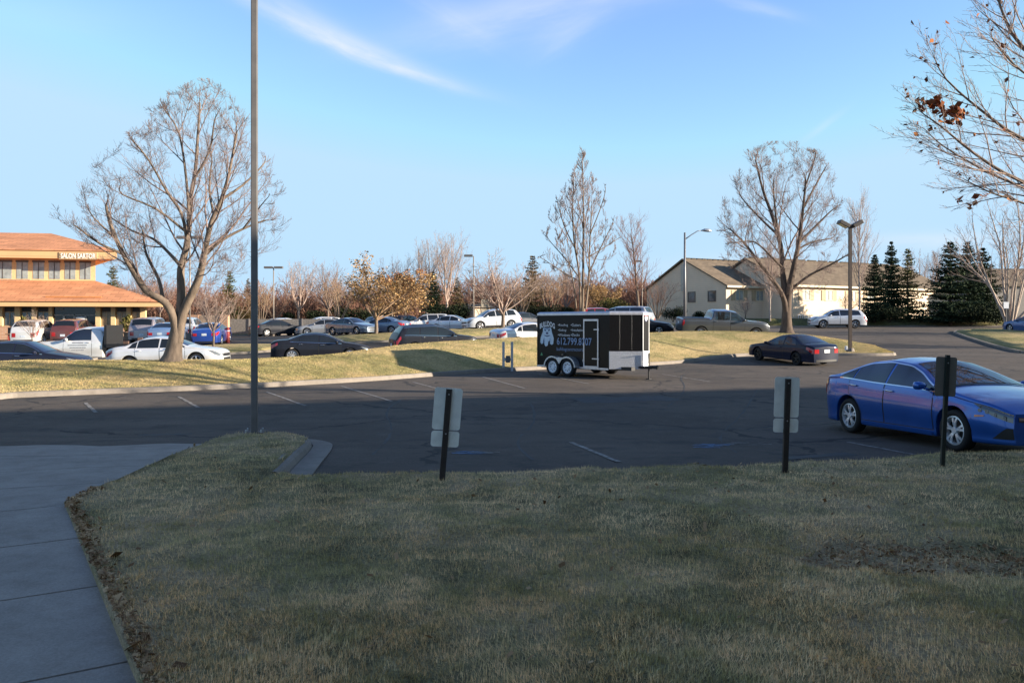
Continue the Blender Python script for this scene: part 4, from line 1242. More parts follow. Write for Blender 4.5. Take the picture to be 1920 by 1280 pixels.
def leaf_cards(pts, per, spread, size, mat, parent, rng, name='leaves', stretch=1.5):
    n = len(pts) * per
    c = np.repeat(np.array([p[:] for p in pts]), per, 0) + rng.normal(0, spread, (n, 3))
    a = rng.normal(0, 1, (n, 3)); a /= np.linalg.norm(a, axis=1, keepdims=True)
    b = np.cross(a, rng.normal(0, 1, (n, 3))); b /= np.linalg.norm(b, axis=1, keepdims=True) + 1e-9
    s_ = size * rng.uniform(.5, 1.3, n)[:, None]
    a *= s_ * stretch * .5; b *= s_ * .5
    bend = np.cross(a, b); bend /= np.linalg.norm(bend, axis=1, keepdims=True) + 1e-9
    P = np.stack([c - a, c + b + bend * s_ * .15, c + a, c - b + bend * s_ * .15], 1)
    return mesh_from_arrays(name, P.reshape(-1, 3), np.arange(n * 4, dtype=np.int32).reshape(n, 4), mat, parent)

M['bark'] = bark_mat('grey_brown_bark', (.20, .155, .12)); M['bark_dark'] = bark_mat('dark_bark', (.12, .092, .075)); M['bark_pale'] = bark_mat('pale_birch_bark', (.46, .38, .32))
M['twig'] = bark_mat('twig_bark', (.26, .195, .175), 2.); M['twig_pale'] = bark_mat('pale_twig', (.40, .30, .25), 2.); M['twig_red'] = bark_mat('reddish_twig', (.27, .15, .11), 2.)
M['twig_tan'] = bark_mat('tan_twig', (.38, .26, .17), 2.)
M['leaf_tan'] = leaf_mat('tan_oak_leaves', (.22, .125, .05), (.38, .24, .11), (.46, .32, .18))
M['leaf_rust'] = leaf_mat('rust_leaves', (.26, .10, .04), (.40, .18, .07), (.46, .26, .11))
M['leaf_red'] = leaf_mat('red_brown_leaves', (.10, .028, .016), (.26, .075, .03), (.42, .17, .06))
M['needle'] = leaf_mat('spruce_needles', (.018, .03, .018), (.035, .055, .03), (.06, .08, .04))
M['needle_dark'] = leaf_mat('dark_spruce_needles', (.016, .028, .018), (.032, .05, .03), (.055, .078, .042))
M['needle_gold'] = leaf_mat('yellow_green_needles', (.05, .055, .02), (.10, .10, .035), (.16, .15, .06))
M['needle_brown'] = leaf_mat('browned_needles', (.06, .05, .025), (.12, .09, .045), (.18, .13, .07))
M['hedge'] = leaf_mat('dark_hedge_leaves', (.008, .013, .008), (.018, .026, .014), (.035, .045, .022))
M['hedge_gold'] = leaf_mat('yellow_green_shrub_leaves', (.07, .07, .02), (.14, .13, .04), (.2, .16, .06))

def limb_path(W, pxs, Y, dys, r0, r1, lvl=1, sub=3, trim=1.):
    """limb given by photo pixels and depth offsets; returns points"""
    P = [Vector((atx(px, Y + dy), Y + dy, atz(py, Y + dy))) for (px, py), dy in zip(pxs, dys)]
    if trim < 1 and len(P) > 2: P[-1] = P[-2].lerp(P[-1], max(.25, 1 - (1 - trim) * (len(P) - 1)))
    out = []
    for i in range(len(P) - 1):
        p0 = P[max(i - 1, 0)]; p1 = P[i]; p2 = P[i + 1]; p3 = P[min(i + 2, len(P) - 1)]
        for k in range(sub):
            t = k / sub
            out.append(.5 * ((2 * p1) + (p2 - p0) * t + (2 * p0 - 5 * p1 + 4 * p2 - p3) * t * t + (3 * p1 - p0 - 3 * p2 + p3) * t ** 3))
    out.append(P[-1]); n = len(out)
    rad = [r0 + (r1 - r0) * (i / (n - 1)) ** .8 for i in range(n)]
    W.add(out, rad, lvl)
    return out, rad

def shift(o_pts, base):
    return [p - base for p in o_pts]

def hero_tree(name, label, cat, base_px, base_py, Y, limbs, trunk, bark, twig, seed, kids, maxl=4, up=.10, lens=(.36, .66), spread=(24, 50), reach=None, wob=.09, group=None, rmin=.005, trim=.86, scale=None, lref=4.6, env=None, nfill=0):
    W = Wood(seed); W.lref = lref
    base = Vector((atx(base_px, Y), Y, atz(base_py, Y)))
    if env:
        ey, ec, eh = [np.array([e[i] for e in env], float) for i in range(3)]
        def keep(p, soft):
            px = 960 + F * p.x / p.y; py = HZ - (p.z - CAMZ) * F / p.y
            if py < ey[0] - 4 or py > ey[-1] + 30: return False
            hw = np.interp(py, ey, eh) * soft
            return ((px - np.interp(py, ey, ec)) / hw) ** 2 + ((p.y - Y) / (hw / F * Y)) ** 2 < 1
        W.keep = keep
    pts, rad = limb_path(W, trunk[0], Y, [0] * len(trunk[0]), trunk[1], trunk[2], 0)
    rad[0] *= 1.35; 
    if len(rad) > 1: rad[1] *= 1.12
    W.add([pts[0] + Vector((0, 0, -.5)), pts[0]], [rad[0] * 1.3, rad[0]], 0)
    for pxs, dy, r0, r1 in limbs:
        n = len(pxs); dys = [dy * (i / (n - 1)) ** 1.1 for i in range(n)]
        p, r = limb_path(W, pxs, Y, dys, r0, r1, trim=trim)
        L = sum((p[i + 1] - p[i]).length for i in range(len(p) - 1))
        W.side(p, r, L, 1, maxl, up, wob, kids, spread, lens, rmin, start=.28)
    if nfill:
        # even the crown out: reach for sample points inside its outline from the nearest wood
        rn = W.r; S_ = np.array([p[:] for b in W.br if b[2] <= 2 for p in b[0]]); SR = np.array([r_ for b in W.br if b[2] <= 2 for r_ in b[1]])
        c0 = np.array([base.x, base.y, base.z + 2.])
        for _ in range(nfill):
            py = rn.uniform(env[0][0], env[-1][0]); cx = np.interp(py, [e[0] for e in env], [e[1] for e in env]); hw = np.interp(py, [e[0] for e in env], [e[2] for e in env])
            a = rn.uniform(0, 6.28); rr = math.sqrt(rn.uniform(.05, .95))
            yq = Y + math.sin(a) * rr * hw / F * Y * .9; q = np.array([atx(cx + hw * rr * math.cos(a), yq), yq, atz(py, yq)])
            d = np.linalg.norm(S_ - q, axis=1) + .6 * np.maximum(0, S_[:, 2] - q[2] + .1) + .25 * np.linalg.norm(S_ - c0, axis=1) * 0
            i = int(np.argmin(d)); L = float(np.linalg.norm(S_[i] - q))
            if L < .3 or L > 3.2: continue
            p0 = Vector(S_[i]); dv = (Vector(q) - p0)
            W.grow(p0, dv.normalized() - Vector((0, 0, .15)), L * 1.05, max(rmin, min(SR[i] * .6, .011 * L + .003)), 2, 4, up + .05, wob, (0, 0, 7, 5), spread, lens, rmin)
            nb = W.br[-1]
            for b in W.br[::-1]:
                if b[2] == 2: nb = b; break
            S_ = np.concatenate([S_, np.array([p[:] for p in nb[0][1:]])]); SR = np.concatenate([SR, np.array(nb[1][1:])])
    W.br = [([q - base for q in p], r, l) for p, r, l in W.br]
    W.tips = [(p - base, d) for p, d in W.tips]
    root = thing(name, label, cat, base, group=group)
    if scale: root.scale = scale
    W.meshes(root, bark, twig)
    return root, W, base

zz = lambda x, y: (80 + x / 2.207, 120 + y / 2.207)
T1 = [([zz(*p) for p in l], dy, a, b) for l, dy, a, b in [
    ([(550, 1150), (545, 1060), (505, 985), (430, 940), (370, 850), (330, 780), (290, 690), (265, 600), (262, 520)], -1.2, .17, .035),
    ([(332, 785), (240, 745), (150, 680), (95, 640)], -1.6, .055, .015),
    ([(300, 720), (215, 640), (165, 560)], -.3, .045, .012),
    ([(497, 975), (480, 890), (430, 790), (415, 700), (400, 640)], 1.2, .075, .02),
    ([(556, 1150), (570, 1045), (574, 940), (572, 850), (592, 770), (605, 680), (612, 560), (632, 440), (642, 300), (650, 180), (650, 95)], .5, .19, .018),
    ([(570, 835), (530, 790), (460, 725), (370, 690), (290, 640), (240, 610)], 1.6, .07, .015),
    ([(596, 725), (575, 620), (515, 530), (440, 400), (375, 320), (330, 290)], -1.5, .065, .014),
    ([(606, 640), (595, 480), (565, 290), (505, 190), (480, 130)], 1.4, .06, .012),
    ([(625, 480), (690, 360), (710, 240), (745, 150)], -1.2, .05, .012),
    ([(560, 1150), (582, 1030), (640, 905), (660, 835), (672, 770), (700, 650), (740, 560), (772, 450), (800, 300), (815, 210)], -.8, .18, .02),
    ([(676, 785), (740, 730), (830, 682), (910, 650), (1005, 635)], .6, .07, .014),
    ([(712, 640), (690, 520), (700, 400), (690, 300)], 1.8, .05, .012),
    ([(742, 560), (830, 500), (910, 420), (940, 350)], 1.5, .055, .012),
    ([(830, 682), (900, 590), (960, 520)], -1., .035, .010),
    ([(600, 700), (470, 600), (330, 540), (310, 430)], -2.2, .05, .012),
]]
hero_tree('bare_tree', 'big bare spreading tree on the grass bank, its trunk in front of the white saloon', 'tree', 322, 676, 27.4, T1,
          ([zz(535, 1232), zz(550, 1140), zz(558, 1085), zz(566, 1045)], .30, .15), M['bark'], M['twig'], 3, (0, 10, 7, 5), rmin=.0034, trim=.8, nfill=330, env=[(150, 376, 22), (170, 372, 62), (220, 362, 112), (290, 348, 172), (350, 334, 220), (410, 326, 246), (460, 330, 232), (500, 340, 170), (530, 345, 90)])
z3 = lambda x, y: (960 + x / 2.743, 250 + y / 2.743)
T3 = [([z3(*p) for p in l], dy, a, b) for l, dy, a, b in [
    ([(1411, 975), (1406, 890), (1385, 820), (1330, 740), (1260, 650), (1200, 570), (1130, 500), (1060, 470)], -1., .21, .02),
    ([(1412, 930), (1402, 810), (1392, 700), (1380, 570), (1340, 430), (1290, 290), (1255, 150), (1240, 100)], 1., .25, .02),
    ([(1385, 600), (1360, 450), (1345, 300), (1350, 130)], -1.6, .09, .018),
    ([(1414, 930), (1424, 810), (1450, 680), (1475, 560), (1495, 400), (1510, 250), (1480, 90)], -.6, .25, .02),
    ([(1478, 560), (1560, 480), (1640, 400), (1735, 340)], 1.2, .10, .018),
    ([(1440, 800), (1530, 730), (1630, 680), (1725, 625), (1800, 560)], -1.2, .10, .018),
    ([(1500, 380), (1560, 270), (1610, 180), (1640, 140)], 1.6, .08, .015),
    ([(1465, 600), (1540, 560), (1640, 540), (1700, 490)], 2., .07, .015),
    ([(1330, 740), (1220, 600), (1150, 520), (1130, 620)], 1.8, .07, .015),
    ([(1365, 520), (1270, 430), (1180, 330), (1160, 260)], 1.5, .08, .015),
    ([(1400, 700), (1340, 640), (1250, 560), (1160, 560), (1080, 600)], -2.2, .08, .014),
    ([(1500, 300), (1560, 120), (1540, 70)], -1.5, .06, .014),
]]
hero_tree('bare_tree', 'big bare tree with forked dark trunk on the bank behind the dark navy coupe', 'tree', 1475, 624, 48, T3,
          ([z3(1412, 1028), z3(1412, 960), z3(1412, 900), z3(1414, 830)], .36, .2), M['bark_dark'], M['twig'], 5, (0, 10, 7, 5), rmin=.0048, lref=5.6, trim=.8, nfill=330, env=[(268, 1470, 40), (285, 1468, 78), (320, 1468, 104), (380, 1470, 128), (440, 1468, 134), (490, 1466, 122), (530, 1468, 95), (560, 1470, 60)])
T2 = [([z3(*p) for p in l], dy, a * .72, b * .8) for l, dy, a, b in [
    ([(362, 900), (366, 700), (368, 480), (366, 300), (362, 150), (360, 70)], .2, .12, .015),
    ([(352, 910), (345, 720), (320, 560), (312, 400), (318, 240), (305, 170)], -1., .10, .014),
    ([(345, 740), (270, 640), (200, 560), (150, 480)], .8, .06, .012),
    ([(338, 620), (270, 480), (235, 360), (220, 290)], 1.2, .055, .012),
    ([(378, 905), (395, 740), (400, 560), (410, 400), (410, 220)], .9, .10, .014),
    ([(395, 720), (450, 600), (510, 480), (540, 380)], -1., .06, .012),
    ([(388, 640), (470, 590), (540, 545), (575, 520)], 1.1, .05, .012),
    ([(345, 760), (240, 700), (150, 640), (120, 650)], -1.3, .05, .012),
    ([(330, 900), (318, 780), (290, 650), (290, 500)], -1.4, .07, .012),
    ([(402, 520), (450, 400), (480, 300), (470, 230)], -.7, .05, .012),
    ([(366, 500), (340, 350), (270, 250)], 1.2, .04, .012),
]]
hero_tree('bare_tree', 'tall slim bare tree with several upright stems rising behind the black trailer', 'tree', 1093, 626, 43.6, T2,
          ([z3(362, 1040), z3(362, 970), z3(362, 900)], .2, .16), M['bark'], M['twig'], 8, (0, 11, 7, 5), lref=5.6, up=.2, spread=(20, 45), rmin=.006, lens=(.3, .52), trim=.85, nfill=260, env=[(276, 1092, 6), (300, 1092, 13), (340, 1092, 34), (390, 1088, 58), (430, 1084, 76), (465, 1084, 80), (500, 1086, 66), (540, 1088, 40)])

# oak whose branches reach in from the right edge
OAK = [([(2215, 470), (2100, 400), (1920, 342), (1830, 290), (1768, 240), (1712, 200)], -.6, .075, .008),
       ([(2225, 420), (2080, 330), (1920, 262), (1850, 215), (1775, 150), (1738, 80)], .3, .075, .008),
       ([(2230, 330), (2060, 200), (1920, 92), (1875, 10), (1860, -70)], .4, .085, .012),
       ([(2215, 480), (2080, 420), (1920, 352), (1850, 322), (1770, 275), (1722, 232)], .7, .06, .008),
       ([(2215, 500), (2080, 450), (1930, 385), (1860, 362), (1795, 330)], -1.0, .055, .008),
       ([(2225, 400), (2060, 280), (1960, 170), (1900, 120), (1850, 60)], -1., .06, .010),
       ([(2235, 300), (2180, 100), (2150, -150), (2100, -350)], -.5, .10, .02), ([(2240, 320), (2330, 80), (2400, -150)], .8, .10, .02),
       ([(2240, 420), (2400, 300), (2560, 200)], -1.2, .08, .015), ([(2240, 380), (2250, 250), (2260, 100), (2230, -200)], 2.5, .08, .015), ([(2230, 480), (2300, 380), (2340, 300)], -3.5, .07, .015)]
oak, WO, ob = hero_tree('oak_tree', 'oak with a few red-brown leaf clusters reaching in from the right edge', 'tree', 2235, 747, 19.5, OAK,
          ([(2235, 747), (2232, 650), (2232, 480), (2238, 300)], .2, .12), M['bark'], M['twig_pale'], 21, (0, 13, 8, 5), maxl=4, up=.03, spread=(15, 42), lens=(.25, .45), rmin=.003, trim=.95, wob=.08)
rng2 = np.random.default_rng(4)
LP = [p for p, d in WO.tips]; sel = [LP[i] for i in rng2.choice(len(LP), 170, replace=False)]
leaf_cards(sel, 1, .03, .10, M['leaf_red'], oak, rng2, 'leaves')
for (px, py, dy, n_, sx_) in ((1742, 192, -.5, 40, .14), (1788, 214, -.3, 60, .17), (1772, 205, -.4, 16, .2), (1815, 368, -.9, 12, .16)):
    c = Vector((atx(px, 19.5 + dy), 19.5 + dy, atz(py, 19.5 + dy))) - ob
    leaf_cards([c + Vector((rng2.normal(0, sx_), rng2.normal(0, .15), rng2.normal(0, .085))) for _ in range(n_)], 1, .02, .13, M['leaf_red'], oak, rng2, 'leaves')

# ---- prototypes for the trees farther off ------------------------------------------------
def bare_proto(seed, H, kind, bark, twig, leaf=None, leafn=0, leafsize=.12):
    W = Wood(seed); rn = W.r
    if kind == 'round':            # small ornamental with a short bole
        b = H * .22; W.add([Vector((0, 0, -.3)), Vector((0, 0, 0)), Vector((.03, .02, b * .5)), Vector((.02, 0, b))], [H * .024, H * .02, H * .016, H * .015], 0)
        for k in range(9):
            a = k * 2.4 + rn.uniform(-.3, .3); t = R(rn.uniform(15, 62))
            d = Vector((math.cos(a) * math.sin(t), math.sin(a) * math.sin(t), math.cos(t)))
            W.grow(Vector((0, 0, b * rn.uniform(.8, 1.05))), d, H * rn.uniform(.48, .66), H * .009, 1, 4, .06, .13, (0, 7, 6, 4), (25, 55), (.35, .62), .006)
    elif kind == 'tall':           # straight leader, ascending branches
        pts, rad = W.grow(Vector((0, 0, -.2)), Vector((0, 0, 1)), H * .95, H * .016, 0, 0, .1, .03)
        W.tips = []
        W.side(pts, rad, H * .62, 0, 3, .16, .1, (22, 8, 6), (25, 50), (.4, .75), .007, .22)
    elif kind == 'clump':          # many stems from the ground
        for k in range(11):
            a = k * 2.4; t = R(rn.uniform(6, 38))
            d = Vector((math.cos(a) * math.sin(t), math.sin(a) * math.sin(t), math.cos(t)))
            W.grow(Vector((math.cos(a) * .25, math.sin(a) * .25, -.1)), d, H * rn.uniform(.75, 1.0), H * .011, 1, 4, .05, .09, (0, 8, 5, 4), (18, 45), (.3, .5), .006, start=.35)
    elif kind == 'spread':         # larger crown, forking trunk
        b = H * .18; W.add([Vector((0, 0, -.3)), Vector((0, 0, b * .5)), Vector((0, 0, b))], [H * .022, H * .018, H * .016], 0)
        for k in range(8):
            a = k * 2.4 + rn.uniform(-.3, .3); t = R(rn.uniform(5, 48))
            d = Vector((math.cos(a) * math.sin(t), math.sin(a) * math.sin(t), math.cos(t)))
            W.grow(Vector((0, 0, b)), d, H * rn.uniform(.55, .78), H * .011, 1, 4, .09, .11, (0, 8, 6, 4), (25, 50), (.33, .6), .008)
    root = thing('bare_tree', 'x', 'tree')
    W.meshes(root, bark, twig, split=0 if kind in ('round', 'spread', 'tall') else 1)
    if leaf is not None:
        rg = np.random.default_rng(seed)
        tp = [p for p, d in W.tips]
        leaf_cards(tp, leafn, .16, leafsize, leaf, root, rg)
    root['H'] = H
    return root

def conifer_proto(seed, H, Rb, mat, density=1., bark=None, sparse=0.):
    rg = np.random.default_rng(seed); root = thing('spruce_tree', 'x', 'tree')
    mb = MB(); mb.tube([(0, 0, -.3), (0, 0, H * .5), (0, 0, H * .97)], [H * .018, H * .011, .015], 8); mb.build('trunk', bark or M['bark_dark'], root, sm=True)
    P = []
    nl = int(H / .34)
    for i in range(nl):
        t = (i + rg.random() * .6) / nl; z = H * (.03 + .96 * t)
        rad = Rb * (1 - t) ** .82 * rg.uniform(.75, 1.15) + .10
        nb = int((7 + 6 * (1 - t)) * density)
        for a in rg.uniform(0, 6.28) + np.arange(nb) * 6.28 / nb + rg.normal(0, .18, nb):
            if rg.random() < sparse: continue
            L = rad * rg.uniform(.6, 1.2); droop = rg.uniform(.10, .30) - .35 * t
            n = max(4, int(L / .11))
            q = (np.arange(n) + rg.random(n)) / n
            cx, cy = np.cos(a), np.sin(a)
            bz = z - L * q * droop + L * .16 * q ** 2
            for s_ in range(3):
                sp = rg.normal(0, .13 * L, n) * (1 - .6 * q)
                c = np.stack([cx * L * q - cy * sp, cy * L * q + cx * sp, bz + rg.normal(0, .05, n) - .06 * s_], -1)
                ln = rg.uniform(.13, .30, n) * (1.1 - .3 * q); wd = rg.uniform(.05, .11, n)
                da = a + rg.normal(0, .55, n); dz = rg.normal(-.25, .3, n)
                d = np.stack([np.cos(da), np.sin(da), dz], -1); d /= np.linalg.norm(d, axis=1, keepdims=True)
                sd = np.cross(d, rg.normal(0, 1, (n, 3))); sd /= np.linalg.norm(sd, axis=1, keepdims=True)
                P.append(np.stack([c - sd * wd[:, None], c + sd * wd[:, None], c + d * ln[:, None]], 1))
    P = np.concatenate(P)
    # leader tuft
    mesh_from_arrays('crown', P.reshape(-1, 3), np.arange(len(P) * 3, dtype=np.int32).reshape(-1, 3), mat, root)
    root['H'] = H
    return root

def shrub_proto(seed, w, hgt, mat, n=2600, size=.16):
    rg = np.random.default_rng(seed); root = thing('evergreen_shrub', 'x', 'shrub')
    mb = MB()
    for k in range(5):
        a = k * 1.26; mb.tube([(0, 0, -.2), (math.cos(a) * w * .15, math.sin(a) * w * .15, hgt * .35), (math.cos(a) * w * .3, math.sin(a) * w * .3, hgt * .75)], [.05, .035, .012], 5)
    mb.build('stem', M['bark_dark'], root, sm=True)
    lob = [(rg.uniform(-.34, .34) * w, rg.uniform(-.3, .3) * w, hgt * rg.uniform(.25, .72), rg.uniform(.2, .34)) for _ in range(11)]
    pts = []
    while len(pts) < n:
        lx, ly, lz, lr = lob[rg.integers(len(lob))]
        d = rg.normal(0, 1, 3); d /= np.linalg.norm(d); r_ = rg.random() ** .35
        p = np.array([lx + d[0] * r_ * lr * w, ly + d[1] * r_ * lr * w, lz + d[2] * r_ * lr * hgt * 1.1])
        if p[2] > 0: pts.append(p)
    leaf_cards([Vector(p) for p in pts], 1, .02, size, mat, root, rg, 'foliage')
    root['H'] = hgt
    return root

USED = set()
def plant(proto, label, px, base_py, Y, top_py, wide=1., group=None, name=None, z=None, cat=None, rot=None):
    """stand a copy of a prototype so that it spans the given photo rows at distance Y"""
    r = proto if proto.name not in USED else copy_tree(proto)
    if r is proto: USED.add(proto.name)
    X = atx(px, Y); z0 = float(gz(X, Y)) if base_py is None else atz(base_py, Y)
    Hh = atz(top_py, Y) - z0
    s_ = Hh / proto['H']
    r.location = (X, Y, z0); r.scale = (s_ * wide, s_ * wide, s_); r.rotation_euler = (0, 0, random.uniform(0, 6.28) if rot is None else rot)
    r['label'] = label
    if cat: r['category'] = cat
    if group: r['group'] = group
    elif 'group' in r.keys(): del r['group']
    if name: r.name = name
    return r

pr = {
 'round1': bare_proto(31, 6, 'round', M['bark'], M['twig_pale']), 'round2': bare_proto(32, 6, 'round', M['bark_dark'], M['twig_red']),
 'tall1': bare_proto(33, 11, 'tall', M['bark_pale'], M['twig_pale']), 'tall2': bare_proto(34, 11, 'tall', M['bark'], M['twig_red']),
 'clump1': bare_proto(35, 7, 'clump', M['bark'], M['twig_red']), 'clump2': bare_proto(36, 7, 'clump', M['bark'], M['twig_tan']),
 'spread1': bare_proto(37, 11, 'spread', M['bark_pale'], M['twig_pale']), 'spread2': bare_proto(38, 11, 'spread', M['bark'], M['twig']),
 'birch': bare_proto(39, 9, 'clump', M['bark_pale'], M['twig_pale']),
 'oak1': bare_proto(40, 6.5, 'round', M['bark'], M['twig_tan'], M['leaf_tan'], 1, .11), 'oak2': bare_proto(41, 6.5, 'spread', M['bark'], M['twig_tan'], M['leaf_rust'], 1, .16),
 'oak3': bare_proto(42, 6.0, 'clump', M['bark'], M['twig_tan'], M['leaf_tan'], 1, .14),
 'con1': conifer_proto(51, 9, 3.3, M['needle_dark'], 1.25), 'con2': conifer_proto(52, 9, 2.9, M['needle'], 1.15), 'con3': conifer_proto(53, 9, 2.8, M['needle_gold'], .8, sparse=.25), 'con4': conifer_proto(54, 9, 2.6, M['needle_brown'], .85, sparse=.2),
 'hedge1': shrub_proto(61, 5, 2.6, M['hedge']), 'hedge2': shrub_proto(62, 4, 2.4, M['hedge']), 'hedge3': shrub_proto(63, 4, 2.6, M['hedge_gold'], 1800),
 'rustb': shrub_proto(64, 3, 2.6, M['leaf_rust'], 1200, .14),
}
TG = 'trees along the far side of the lots'
# px, base row, distance, top row, kind, width, label
for px, bp, Y, tp, kd, wd, lb in [
    (705, 629, 58, 470, 'oak1', 1.25, 'tan leafy small tree on the far grass island, trunk before a light blue car'),
    (943, 618, 61, 462, 'round1', 1.3, 'small bare wide-crowned tree on the island in front of the white crossover'),
    (400, 648, 50, 520, 'round1', .95, 'young bare tree on the island before the bright blue saloon'),
    (60, 645, 52.5, 578, 'round1', .9, 'very small bare tree in front of the white SUV at the shop'),
    (560, 604, 92, 488, 'spread1', 1., 'pale round bare tree right of the far lamp pole with two heads'),
    (516, 604, 90, 545, 'clump1', 1.1, 'low reddish bare tree just left of the far lamp pole'),
    (615, 600, 98, 490, 'spread2', 1.05, 'reddish bare crown behind the pale round tree and the leafy tan tree'),
    (632, 606, 80, 520, 'clump2', 1.2, 'brown multi-stemmed bare tree fanning out behind the silver saloon'),
    (672, 602, 100, 495, 'oak2', 1.0, 'rusty tree left behind the leafy tan tree'),
    (760, 600, 88, 508, 'oak2', 1.15, 'rust-leaved tree between the tan tree and the dark spruce'),
    (735, 596, 110, 478, 'spread2', .9, 'tall bare crown showing above the rust-leaved tree'),
    (800, 596, 112, 446, 'spread1', .85, 'tall pale bare tree behind the dark spruce, left one of the pair'),
    (838, 596, 110, 434, 'spread1', .8, 'tall pale bare tree behind the dark spruce, right one of the pair'),
    (812, 597, 78, 508, 'con2', 1.0, 'dark green spruce behind the white far-row cars'),
    (857, 597, 92, 518, 'con4', 1.0, 'brownish spruce right of the dark green one'),
    (998, 596, 95, 476, 'con4', 1.1, 'tall brown-green spruce left of the trailer top'),
    (905, 598, 96, 505, 'round2', 1.2, 'small reddish bare tree just right of the single-headed lamp'),
    (975, 598, 84, 520, 'clump2', 1.15, 'brown bushy tree behind the small bare island tree'),
    (1030, 594, 88, 505, 'clump2', 1.1, 'tan bushy tree left of the tall slim tree behind the trailer'),
    (1062, 594, 100, 500, 'spread2', .9, 'dark bare tree directly left of the tall slim tree stems'),
    (1128, 590, 92, 532, 'oak3', 1.25, 'orange-brown leafy clump right of the tall slim tree'),
    (1198, 592, 74, 428, 'tall2', 1.15, 'bare slender tree between the trailer and the beige apartments'),
    (1232, 596, 80, 520, 'clump1', 1.15, 'reddish bare bush tree against the shaded gable'),
    (1398, 600, 82, 548, 'round1', 1.1, 'tiny ornamental bare tree before the sunlit apartment wall'),
    (1444, 600, 80, 462, 'tall1', .8, 'slim pale birch left of the big forked tree'),
    (1611, 598, 77, 388, 'tall1', .7, 'slender bare tree right behind the double-headed lamp'),
    (1725, 596, 125, 470, 'spread1', .9, 'faint bare tree in the gap between the two spruce groups'),
    (1752, 596, 130, 480, 'tall1', 1., 'faint thin bare tree left of the right spruce group'),
    (1893, 603, 72, 372, 'birch', 1.0, 'pale multi-stemmed bare tree behind the small sign at the right'),
    (1640, 600, 79, 474, 'con1', 0.85, 'dark spruce at the left of the left spruce group'),
    (1671, 600, 81, 450, 'con2', 0.72, 'thin-topped pale spruce in the middle of the left spruce group'),
    (1702, 600, 80, 462, 'con3', 0.89, 'yellow-green spruce at the right of the left spruce group'),
    (1782, 606, 78, 449, 'con1', 1.1, 'tallest dark spruce at the left of the right spruce group'),
    (1814, 606, 81, 449, 'con1', .95, 'dark spruce in the middle of the right spruce group'),
    (1843, 606, 83, 462, 'con2', 1.05, 'spruce at the right of the right spruce group'),
    (212, 600, 100, 496, 'con3', 1.1, 'pale green pine showing over the lower shop roof'),
    (430, 600, 100, 505, 'con3', 1.1, 'pale green pine left of the lamp post'),
    (465, 602, 98, 520, 'con4', .9, 'brownish pine hidden partly by the lamp post'),
    (255, 604, 96, 505, 'spread2', .85, 'bare tree behind the right end of the shop roof'),
    (300, 604, 92, 510, 'spread2', .9, 'bare tree seen between the limbs of the big bare tree'),
    (365, 604, 95, 520, 'round2', 1.1, 'low bare tree right of the big trunk'),
    (440, 606, 84, 535, 'clump1', 1.15, 'bushy bare tree behind the bright blue saloon and the red post'),
    (490, 606, 88, 530, 'clump2', 1.0, 'tan bare bush tree right next to the lamp post'),
    (228, 616, 66, 585, 'rustb', 1., 'rust-leaved shrub at the right corner of the shop'),
    (1590, 597, 82, 545, 'round2', 1., 'small bare tree close to the right end of the apartments'),
]:
    plant(pr[kd], lb, px, bp, Y, tp, wd, TG, {'o': 'leafy_tree', 'c': 'spruce_tree' if kd.startswith('con') else 'bare_tree'}.get(kd[0], 'bare_tree') if kd != 'rustb' else 'shrub')
SG = 'dark evergreen shrubs behind the far lot'
for px, bp, Y, tp, kd, wd, lb in [
    (655, 604, 86, 574, 'hedge1', 1., 'dark evergreen shrub behind the leafy tan tree, left one'), (700, 604, 86, 578, 'hedge1', 1.1, 'dark evergreen shrub directly behind the trunk of the leafy tan tree'),
    (590, 604, 88, 580, 'hedge2', 1., 'dark evergreen shrub behind the white hatchback'), (845, 600, 84, 568, 'hedge1', 1.2, 'dark evergreen shrub between the dark spruce and the small shed'),
    (880, 600, 86, 574, 'hedge2', 1., 'dark evergreen shrub left of the small shed'), (965, 598, 88, 572, 'hedge1', 1.1, 'dark evergreen shrub right of the small bare island tree'),
    (1018, 598, 86, 570, 'hedge1', 1.2, 'dark evergreen shrub at the left end of the trailer roof'), (1062, 594, 84, 574, 'hedge2', 1.1, 'dark evergreen shrub at the foot of the tall slim tree'),
    (1146, 592, 84, 556, 'hedge3', 1.1, 'yellow-green shrub above the silver minivan'), (1262, 602, 78, 574, 'hedge1', .8, 'dark shrub at the foot of the shaded gable'),
    (1310, 604, 84, 582, 'hedge2', .9, 'small dark shrub below the gable windows'), (1668, 602, 77.5, 570, 'hedge1', 1.2, 'dark skirt of shrubs below the left spruce group'),
    (1820, 608, 76, 572, 'hedge1', 1.3, 'dark skirt of shrubs below the right spruce group'), (1868, 607, 78, 578, 'hedge2', 1., 'dark shrub left of the small white sign'),
    (540, 604, 90, 584, 'hedge2', 1., 'dark evergreen shrub behind the black saloon of the far row')]:
    plant(pr[kd], lb, px, bp, Y, tp, wd, SG, 'evergreen_shrub')

